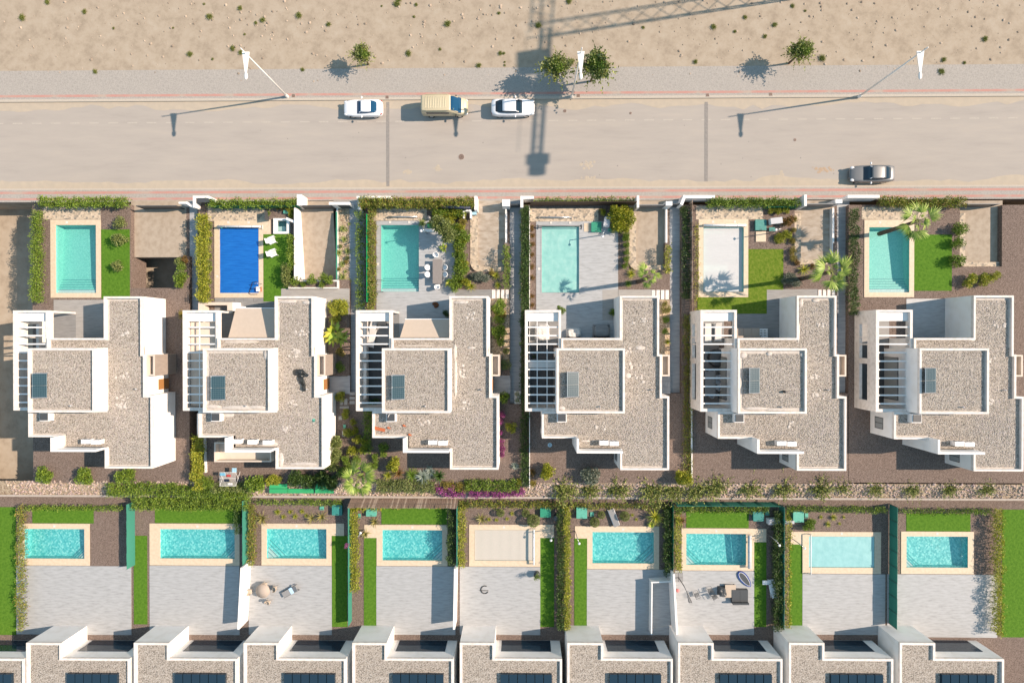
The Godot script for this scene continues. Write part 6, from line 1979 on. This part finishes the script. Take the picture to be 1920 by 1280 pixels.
	# third and fourth rear gardens
	plant("lime", 1025, 880, .95, "bright yellow green bush on the brown gravel behind the third villa", "", 0, 1.5)
	plant("grey", 1106, 889, 1.15, "grey green round bush on the brown gravel behind the third villa", "", 0, 1.0)
	cover_lid_at(1031, 834, .23, 0.0)
	plant("rust", 998, 884, .5, "rusty shrub at the corner of the thin white boundary wall", "")
	plant("gold", 999, 905, .5, "golden shrub at the end of the thin white boundary wall", "")
	for i in 5: plant("wispy", [1058, 1105, 1159, 1223, 1262][i], [917, 919, 916, 917, 920][i], [2.0, 1.4, 1.7, 1.9, 1.4][i], "wispy green shrub, %s from the left on the rubble bank behind the third villa" % ORD[i], "wispy shrubs behind the third villa", -.5, .7)
	for i in 5: plant("wispy", [1340, 1404, 1467, 1537, 1577][i], [911, 913, 913, 914, 909][i], [1.9, 1.6, 1.7, 1.7, 1.3][i], "wispy green shrub, %s from the left on the rubble bank behind the fourth villa" % ORD[i], "wispy shrubs behind the fourth villa", -.4, .7)
	plant("wispy", 1305, 915, 1.7, "wispy green shrub on the bank below the end of the low white wall", "", -.5, .7)
	plant("lime", 1276, 891, 1.1, "bright lime bush at the rear corner between the third and fourth villas", "", 0, 1.3)
	for i in 4: plant("wispy", 1640 + i * 70, 912, 1.2, "wispy green shrub on the bank at the far right, %s from the left" % ORD[i], "wispy shrubs far right", -.4, .7)
	for i in 3: plant("green", 90 + i * 75, 890, 1.1, "green shrub behind the villa at the far left, %s from the left" % ORD[i], "shrubs far left rear", 0, .9)

func net_panel(x0: float, y0: float, x1: float, y1: float, h0: float, h1: float, label: String) -> void:   # netting stretched over a sloping frame
	var a := at(x0, y0, h0)
	var b := at(x1, y0, h0)
	var c := at(x1, y1, h1)
	var d := at(x0, y1, h1)
	var t := thing("netting_panel", label, "netting", Vector3(a.x, h1 - .4, a.z))
	var s := Shape.new()
	s.quad(a, b, c, d)
	s.quad(d - Vector3(0, .02, 0), c - Vector3(0, .02, 0), b - Vector3(0, .02, 0), a - Vector3(0, .02, 0))
	part("netting", s, M.net, t)
	for e in [[a, b], [d, c], [a, d], [b, c]]:
		s = Shape.new()
		s.tube(e[0] - Vector3(0, .03, 0), e[1] - Vector3(0, .03, 0), .02, .02, 5)
		part("bar", s, M.mesh_dark, t)
	for p in [a, b, c, d]:
		s = Shape.new()
		s.tube(p - Vector3(0, .8, 0), p - Vector3(0, .03, 0), .02, .02, 5)
		part("post", s, M.mesh_dark, t)

func cover_lid_at(px: float, py: float, r: float, h: float) -> void:
	var b := at(px, py, h)
	var t := thing("well_cover", "small round pale blue lid in the shade behind the third villa", "lid", b)
	var s := Shape.new()
	s.tube(b, b + Vector3(0, .03, 0), r, r, 18)
	part("lid", s, flat(.35, .5, .58, .5), t)
	box("handle", b + Vector3(-.03, .03, -.1), b + Vector3(.03, .06, .1), M.dark, t)

func lower_row() -> void:
	# one entry per garden, from the left: x range, pool, coping, extension, steps
	var P := [
		{"pool": [45, 991, 158, 1047], "steps": "south east", "coping": [[34, 981, 168, 1060]], "lawns": [[60, 950, 175, 981]], "terrace": [30, 1060, 246, 1190], "name": "lower pool at the far left"},
		{"pool": [300, 991.4, 440, 1047], "steps": "south east", "coping": [[280, 981, 449, 1060]], "lawns": [[290, 950, 452, 981], [250, 1004, 276, 1170]], "terrace": [280, 1060, 449, 1190], "name": "lower pool cut by the left edge, with corner steps"},
		{"pool": [500, 991, 612, 1047], "steps": "south west", "coping": [[490, 981, 621.5, 1060], [621.4, 981, 645, 1004]], "lawns": [[622, 1004, 651, 1175]], "terrace": [466, 1060, 622, 1190], "name": "rippled lower pool below the green bank screens"},
		{"pool": [717, 993, 829, 1050.6], "steps": "south east", "coping": [[706, 983.5, 839, 1061], [683, 983.5, 706.1, 1008]], "lawns": [[715, 949, 838, 983], [682, 1008, 705.5, 1175]], "terrace": [705.5, 1061, 854, 1190], "name": "lower pool under the plank fence and bright lawn"},
		{"pool": [890, 993, 1000, 1051], "steps": "", "coping": [[879.5, 983, 1013, 1062], [1012.9, 983, 1039, 1008]], "lawns": [[1013, 1008, 1039, 1175]], "terrace": [862, 1062, 1013, 1190], "name": "lower pool with the cream slatted cover"},
		{"pool": [1111, 997, 1226, 1056], "steps": "south east", "coping": [[1101, 986, 1236, 1067], [1078, 986, 1101.1, 1009]], "lawns": [[1077, 1009, 1100.5, 1175]], "terrace": [1100.5, 1067, 1257, 1190], "name": "rippled lower pool beside the grey lounger and ball bushes"},
		{"pool": [1287, 1000, 1399, 1059], "steps": "south west", "coping": [[1278, 990, 1414, 1069.5], [1413.9, 991, 1437, 1016]], "lawns": [[1287, 958, 1404, 989.8], [1414, 1016, 1437, 1175]], "terrace": [1266, 1069.5, 1414, 1190], "name": "lower pool with the white roller at its right end"},
		{"pool": [1517, 1005, 1640, 1064], "steps": "", "coping": [[1505, 996.5, 1652, 1075.5], [1483, 996.5, 1505.1, 1020]], "lawns": [[1481, 1020, 1505, 1175]], "terrace": [1505, 1075.5, 1660, 1190], "name": "lower pool with the pale blue cover"},
		{"pool": [1700, 1005, 1815, 1064], "steps": "south west", "coping": [[1690, 996, 1826, 1076]], "lawns": [[1700, 962, 1820, 996]], "terrace": [1664, 1076, 1870, 1195], "name": "lower pool at the far right"},
	]
	for q in [[-60, 950, 30, 1190], [1880, 955, 1985, 1195]]:
		ground("lawn", [R(q[0], q[1], q[2], q[3], LOW)], [], LOW + .03, .06, M.lawn)
	hedge(34, 948, 44, 1180, LOW, 1.2, "mixed", "mixed hedge left of the lower pool at the far left", 230.0)
	hedge(1866, 955, 1878, 1190, LOW, 1.2, "lime", "lime hedge right of the lower pool at the far right", 230.0)
	hedge(50, 948, 230, 955, LOW, .9, "green", "green climbers on the wall at the far left of the lower row", 200.0, .1)
	hedge(1690, 955, 1860, 962, LOW, .9, "green", "green climbers on the wall at the far right of the lower row", 200.0, .1)
	var holes := []
	for d in P: holes.append(R(d.pool[0], d.pool[1], d.pool[2], d.pool[3], LOW))
	var zw := at(960, 931, -.95).z + .2
	ground("gravel_bed", [Rect2(-62, zw, 124, 80)], holes, LOW, 2.4, M.brown_gravel)
	for i in P.size():
		var d: Dictionary = P[i]
		lower_garden(i, d)
		var lids := [[lerpf(d.pool[0], d.pool[2], .5), d.pool[1] - 5.0]]
		pool(d.pool, d.coping, LOW, 1.0, .8, M.mosaic_caustics if i != 4 else M.mosaic, M.coping, M.ripple if not i in [4, 7] else null, d.steps, d.name, lids)
	cover([890.5, 993.5, 999.5, 1050.5], LOW - .02, M.cover_cream, "cream slatted cover on a lower pool", 52, false)
	reel(at(1001, 993, LOW + .55), at(1001, 1059, LOW + .55), .09, M.plastic, "white bare roller at the right end of the cream cover")
	cover([1516.5, 1005.5, 1640.5, 1063.5], LOW - .02, M.cover_sky, "pale blue sheet over the lower pool at the right edge")
	reel(at(1521, 1003, LOW + .6), at(1521, 1077, LOW + .6), .05, M.plastic, "thin white roller frame at the left end of the pale blue sheet")
	reel(at(1406, 1004, LOW + .5), at(1406, 1065, LOW + .5), .2, M.cover_white, "thick white cover roller at the right end of a rippled lower pool")
	# boundaries: the top edge of each screen
	var F := [[453.5, 940, 1068, M.mesh_teal, "green screen fence right of the lower pool that the left edge cuts"], [652, 948, 1175, M.mesh_teal, "green screen fence right of the rippled pool below the bank screens"], [856, 948, 1068, M.mesh_teal, "grey green screen fence left of the cream covered lower pool"], [1263, 946, 1075, M.mesh_dark, "dark green screen fence left of the lower pool with the thick roller"], [1472, 951, 1180, M.mesh_teal, "dark green screen fence left of the pale blue covered lower pool"], [1684, 951, 1180, M.mesh_teal, "green screen fence at the far right of the lower row"], [236, 946, 1068, M.mesh_teal, "green screen fence at the far left of the lower row"]]
	for q in F: mesh_fence(q[0], q[1], q[0], q[2], LOW, -.15, q[3], q[4], 8)
	wall_run([[452, 1066], [446, 1180]], LOW, .5, .2, "white party wall right of the pool that the left edge cuts")
	wall_run([[853, 1068], [851, 1180]], LOW, .5, .2, "white party wall left of the cream covered pool terrace")
	wall_run([[1264, 1078], [1270, 1190]], LOW, .6, .2, "white party wall left of the terrace with the paddle board")
	wall_run([[1222, 1092], [1261, 1090]], LOW, -.4, .12, "low white parapet against the party wall by the paddle board terrace")
	wall_run([[1223, 1093], [1222, 1190]], LOW, -.4, .12, "low white side wall of the shaded corner by the paddle board terrace")
	# hedges and shrub rows
	hedge(466, 946, 477, 1060, LOW, .9, "mixed", "mixed hedge along the green fence left of the rippled lower pool", 240.0, .2)
	hedge(657, 946, 671, 1108, LOW, 1.0, "lime", "lime hedge along the fence left of the lower pool with bright lawn", 240.0, .2)
	hedge(860, 950, 871, 1062, LOW, .9, "lime", "lime hedge along the fence left of the cream covered pool", 250.0, .1)
	hedge(1046, 950, 1058, 1180, LOW, 1.3, "dark", "dark hedge right of the cream covered pool garden", 260.0)
	hedge(1059, 950, 1068, 1180, LOW, 1.3, "lime", "sunlit yellow hedge left of the garden with ball bushes", 300.0)
	hedge(1246, 955, 1260, 1076, LOW, 1.2, "dark", "dark shaded hedge right of the garden with ball bushes", 240.0)
	hedge(1267, 960, 1276, 1070, LOW, .9, "lime", "yellow green hedge left of the lower pool with the thick roller", 230.0, .2)
	hedge(1452, 960, 1466, 1180, LOW, 1.3, "dark", "dark shaded hedge right of the lower pool with the thick roller", 250.0)
	hedge(1475, 960, 1482, 1180, LOW, .8, "lime", "thin lime hedge left of the pale blue covered pool", 200.0, .3)
	hedge(440, 955, 450, 1000, LOW, 1.1, "dark", "dark shaded shrub row right of the lawn at the left edge", 220.0, .1)
	hedge(840, 952, 852, 1060, LOW, 1.1, "dark", "dark shaded hedge right of the lower pool with bright lawn", 230.0, .1)
	hedge(480, 938, 560, 945, LOW, .6, "green", "low green climbers at the foot of the wall above the yuccas", 200.0, .3)
	hedge(560, 938, 640, 946, LOW, .8, "green", "green climbers at the foot of the wall above the teal hatch", 220.0, .1)
	hedge(655, 948, 715, 956, LOW, .9, "lime", "lime climbers under the left end of the plank fence", 220.0, .1)
	hedge(715, 945, 850, 951, LOW, .6, "gold", "yellow green climbers at the foot of the plank fence", 210.0, .2)
	hedge(860, 940, 1055, 951, LOW, .9, "mixed", "mixed climbers on the wall above the cream covered pool", 230.0, .1)
	hedge(1060, 944, 1258, 953, LOW, .8, "mixed", "mixed climbers on the wall above the ball bushes", 210.0, .25)
	hedge(1266, 950, 1440, 960, LOW, .9, "green", "green climbers on the wall above the lawn with the teal hatch", 230.0, .1)
	hedge(1476, 950, 1660, 959, LOW, .8, "green", "green climbers on the wall above the pale blue covered pool", 220.0, .1)
	# second garden: striped yuccas
	row("striped yucca", [[493, 970, 1.2], [585, 970, .9], [604, 968, 1.0]], "big striped yucca, %s from the left above the rippled lower pool", "big striped yuccas", LOW + .1)
	row("yucca", [[521, 959, .55], [532, 968, .45], [545, 959, .45], [554, 967, .5], [567, 958, .45], [575, 966, .4]], "small lime yucca, %s from the left in the gravel above the rippled lower pool", "small lime yuccas", LOW)
	hatch(622, 946, 641, 966, LOW, .45, M.box_teal, "teal hatch at the right end of the yucca bed")
	hatch(599, 949, 607, 956, LOW, .12, M.box_mint, "pale mint lid between the yuccas and the teal hatch")
	# third garden
	hatch(686, 949, 705, 968, LOW, .45, M.box_mint, "mint hatch under leaves left of the bright lawn")
	plant("striped yucca", 703, 977, .9, "striped yucca at the corner of the bright lawn", "", LOW)
	plant("striped yucca", 686, 1000, .8, "pale spiky plant leaning over the coping left of the bright lawn pool", "", LOW)
	hatch(671, 963, 676, 971, LOW, .1, M.box_mint, "tiny mint lid left of the mint hatch")
	plant("purple", 652, 1022, .35, "single magenta bougainvillea over the green fence", "", LOW + 1.2)
	# fourth garden
	plant("clipped", 938.5, 959, .45, "clipped olive ball alone in the gravel above the cream covered pool", "", LOW)
	plant("clipped", 985.5, 960, .45, "clipped ball, the upper of two touching balls left of the green hatch", "", LOW)
	plant("clipped", 1000, 972.5, .7, "largest clipped ball, left of the green hatch", "", LOW)
	plant("striped yucca", 903, 971, 1.0, "striped yucca at the left end of the bed above the cream cover", "", LOW)
	row("yucca", [[917, 973, .4], [931, 974, .35], [951, 972, .35], [960, 962, .4]], "small spiky plant, %s from the left above the cream covered pool", "small spiky plants", LOW)
	hatch(1013, 951, 1033, 970, LOW, .45, M.box_green, "green hatch right of the largest clipped ball")
	var b := at(1043, 968, LOW)
	var t := thing("round_bin", "round black bin in the shade right of the green hatch", "bin", b)
	var s := Shape.new(true)
	s.tube(b, b + Vector3(0, .7, 0), .3, .34, 16)
	part("body", s, M.dark, t)
	s = Shape.new(true)
	s.ball(b + Vector3(0, .7, 0), Vector3(.35, .1, .35), 14, 5, 0.0)
	part("lid", s, M.gate, t)
	shower(1033, 992, LOW + .05, "grey shower at the corner of the cream covered pool", 2.2, Vector3(-.1, 0, .5))
	shower(1079, 996, LOW + .05, "thin shower at the corner of the garden with ball bushes", 2.2, Vector3(.2, 0, .6))
	shower(1440, 1001, LOW + .05, "white shower right of the thick white roller", 2.2, Vector3(.35, 0, .5))
	shower(1484, 1008, LOW + .05, "thin dark shower left of the pale blue covered pool", 2.2, Vector3(.45, 0, .4))
	shower(682, 993, LOW + .05, "pale shower left of the bright lawn pool", 2.2, Vector3(.2, 0, -.35))
	pot_plant(1007, 1074, LOW + .05, .38, .9, M.gate, "green", "dark round pot with a leafy plant on the cream pool terrace")
	b = at(909, 1105, LOW + .05)
	t = thing("ring_sculpture", "black metal ring sculpture on the cream pool terrace", "sculpture", b)
	s = Shape.new(true)
	for i in 14: s.tube(b + Vector3(cos(.6 + i * .33) * .42, .04, sin(.6 + i * .33) * .42), b + Vector3(cos(.6 + (i + 1) * .33) * .42, .04, sin(.6 + (i + 1) * .33) * .42), .05, .05, 6)
	part("ring", s, M.dark, t)
	s = Shape.new(true)
	s.tube(b + Vector3(-.6, .05, .1), b + Vector3(.4, .05, .1), .03, .03, 6)
	part("bar", s, M.dark, t)
	# fifth garden
	hatch(1081, 951, 1101, 972, LOW, .45, M.box_mint, "mint green hatch left of the twin ball bushes")
	hatch(1107, 960, 1114, 968, LOW, .12, M.box_mint, "tiny mint lid beside the twin ball bushes")
	plant("clipped", 1127, 963, .42, "upper of the twin ball bushes left of the grey lounger", "", LOW)
	plant("clipped", 1114, 976, .55, "lower of the twin ball bushes left of the grey lounger", "", LOW)
	plant("clipped", 1170, 965, .55, "clipped ball bush right of the grey lounger", "", LOW)
	row("yucca", [[1186, 965, .3], [1193, 973, .3]], "tiny lime plant, %s right of the single ball bush", "tiny lime plants", LOW)
	lounger(1150, 968, LOW, -1.2, M.fabric_grey, M.plastic, "grey white lounger lying on the brown gravel between ball bushes", .12)
	plant("yucca", 1228, 968, 1.25, "tall dark yucca in the shade at the right end of the ball bush bed", "", LOW + .3)
	plant("banana", 1220, 982, .6, "broad leaf plant hanging over the coping below the tall dark yucca", "", LOW)
	# sixth garden
	plant("rust yucca", 1277, 974, .95, "rusty yucca left of the lawn above the thick roller pool", "", LOW)
	hatch(1413, 959, 1433, 977, LOW, .45, M.box_teal, "teal hatch in the shade right of the lawn above the thick roller pool")
	hatch(1436, 958, 1443, 966, LOW, .2, M.box_mint, "small mint lid right of the shaded teal hatch")
	pump(1447, 974, LOW, 0.05, "white heat pump in the shade below the small mint lid", .62)
	b = at(1397, 1086, LOW + .2)
	t = thing("paddle_board", "blue edged paddle board lying on the terrace below the thick roller pool", "paddle board", b)
	for q in [[1.0, .09, M.paddle_blue, "rail"], [.74, .105, M.cover_white, "stripe"], [.60, .12, M.gate, "deck"]]:
		s = Shape.new()
		var pts := []
		for i in 24:
			var a := TAU * i / 24.0
			var x := cos(a)
			pts.append(Vector2(b.x + x * 1.02 * (.6 + .4 * q[0]), b.z + sin(a) * .46 * q[0] * (1.0 - .22 * x)))
		s.prism(pts, LOW + .05, LOW + .08 + q[1])
		part(q[3], s, q[2], t)
	for k in t.get_children(): k.position = Vector3(-b.x, -b.y, -b.z)
	t.rotation.y = -.9
	lounger(1447, 1100, LOW, -1.4, M.plastic, M.plastic, "white slatted lounger on the lawn strip right of the paddle board", .4)
	box("panel", Vector3(-.45, 0, -.05), Vector3(.45, .06, .4), M.plastic, thing("folding_frame", "white folding frame behind the slatted lounger right of the paddle board", "frame", at(1438, 1092, LOW + .3)))
	get_node("folding_frame").get_child(0).position = Vector3.ZERO
	# terrace furniture along the lower edge
	table(492, 1108, LOW + .05, .78, .78, M.fabric_beige, M.fabric_beige, "round beige garden table on the terrace below the rippled pool", 0, true)
	for q in [[499, 1093, PI / 2 + 2.9, "above the table"], [517, 1100, PI - .2, "right of the table"], [471, 1106, .1, "left of the table, by the party wall"], [505, 1126, -1.9, "below the table"]]:
		shell_chair(q[0], q[1], LOW + .05, q[2], "beige moulded chair, " + q[3], "beige chairs round the beige table", M.fabric_tan)
	lounger(546, 1106, LOW + .05, .5, M.fabric_grey, M.gate, "dark grey lounger with a pale blue towel right of the beige table", .5, true)
	sofa(R(1370, 1102, 1400, 1128, LOW), LOW + .05, 2, M.gate, "dark wicker sofa on the terrace below the paddle board")
	draped(1345, 1098, 1360, 1115, LOW + .05, .8, M.gate, "square dark box on the terrace left of the paddle board", "storage box")
	b = at(1355, 1112, LOW + .05)
	t = thing("low_table", "low pinkish beige table right of the dark storage box", "table", at(1368, 1104, LOW))
	var r := R(1360, 1096, 1380, 1120, LOW + .4)
	box("tabletop", Vector3(r.position.x, LOW + .36, r.position.y), Vector3(r.end.x, LOW + .42, r.end.y), M.fabric_tan, t)
	for x in [r.position.x + .05, r.end.x - .12]:
		for z in [r.position.y + .05, r.end.y - .12]: box("leg", Vector3(x, LOW + .05, z), Vector3(x + .07, LOW + .36, z + .07), M.gate, t)
	# cantilever parasol, folded, with its slab base
	b = at(1272, 1082, LOW + .05)
	t = thing("folded_parasol", "folded grey parasol on a four slab base at the party wall", "parasol", b)
	for x in [-.5, .02]:
		for z in [-.5, .02]: box("base_slab", b + Vector3(x, 0, z), b + Vector3(x + .48, .07, z + .48), M.fabric_grey, t)
	s = Shape.new(true)
	s.tube(b, b + Vector3(0, 2.4, 0), .05, .05, 8)
	part("mast", s, M.gate, t)
	s = Shape.new(true)
	s.tube(b + Vector3(0, 2.3, 0), b + Vector3(.9, 2.0, 1.9), .04, .04, 6)
	part("boom", s, M.gate, t)
	s = Shape.new(true)
	s.tube(b + Vector3(.35, 2.15, .6), b + Vector3(1.0, 1.0, 2.2), .06, .2, 8)
	part("canopy", s, M.fabric_grey, t)
	for q in [[1305, 1112, .4, "left"], [1330, 1104, 1.9, "middle"], [1338, 1116, -1.0, "right"]]:
		t = thing("wire_chair", "dark wire framed chair on the paddle board terrace, the %s one" % q[3], "chair", Vector3.ZERO, "dark wire chairs")
		for k in 6: box("seat_slat", Vector3(-.24 + k * .085, .42, -.25), Vector3(-.19 + k * .085, .44, .25), M.gate, t)
		for k in 5: box("back_slat", Vector3(-.27, .46, -.22 + k * .1), Vector3(-.24, .9, -.19 + k * .1), M.gate, t)
		for x in [-.24, .22]:
			for z in [-.24, .22]: box("leg", Vector3(x, 0, z), Vector3(x + .03, .42, z + .03), M.gate, t)
		for z in [-.29, .26]: box("armrest", Vector3(-.27, .64, z), Vector3(.24, .67, z + .03), M.gate, t)
		place(t, q[0], q[1], LOW + .05, q[2])
	b = at(1271, 1107, LOW + .25)
	t = thing("beach_ball", "pink ball against the party wall by the folded parasol", "ball", b)
	s = Shape.new(true)
	s.ball(b, Vector3(.19, .19, .19))
	part("ball", s, M.pink, t)
	# seventh garden
	hatch(1488, 959, 1508, 979, LOW, .45, M.box_mint, "mint hatch above the pale blue covered pool")
	hatch(1510, 962, 1516, 971, LOW, .15, M.box_mint, "narrow mint lid right of the mint hatch above the pale blue cover")
	hatch(1473, 976, 1490, 982, LOW, .5, M.grey_plastic, "grey box left of the mint hatch above the pale blue cover")
	row("green", [[1512, 986, .75], [1521, 978, .6]], "bushy green shrub, %s above the coping of the pale blue covered pool", "shrubs above the pale blue pool", LOW)
	row("yucca", [[1539, 969, .35], [1562, 969, .55], [1552, 982, .5], [1574, 981, .3], [1582, 969, .3]], "small spiky yellow plant, %s in the gravel above the pale blue cover", "spiky plants above the pale blue cover", LOW)
	# the houses of the lower row begin beyond the lower edge of the picture
	var spans := [[-150, 44], [48, 242], [250, 444], [456, 648], [660, 850], [862, 1054], [1064, 1262], [1272, 1468], [1480, 1676], [1688, 1884]]
	var who := ["far left corner house", "second house from the left corner", "house below the pool cut by the left edge", "house below the beige table", "house below the bright lawn pool", "house below the ring sculpture", "house below the rippled pool with ball bushes", "house below the paddle board", "house below the pale blue covered pool", "far right corner house"]
	for i in spans.size(): lower_villa(spans[i][0], spans[i][1], 1205, "low white terraced house, the " + who[i])
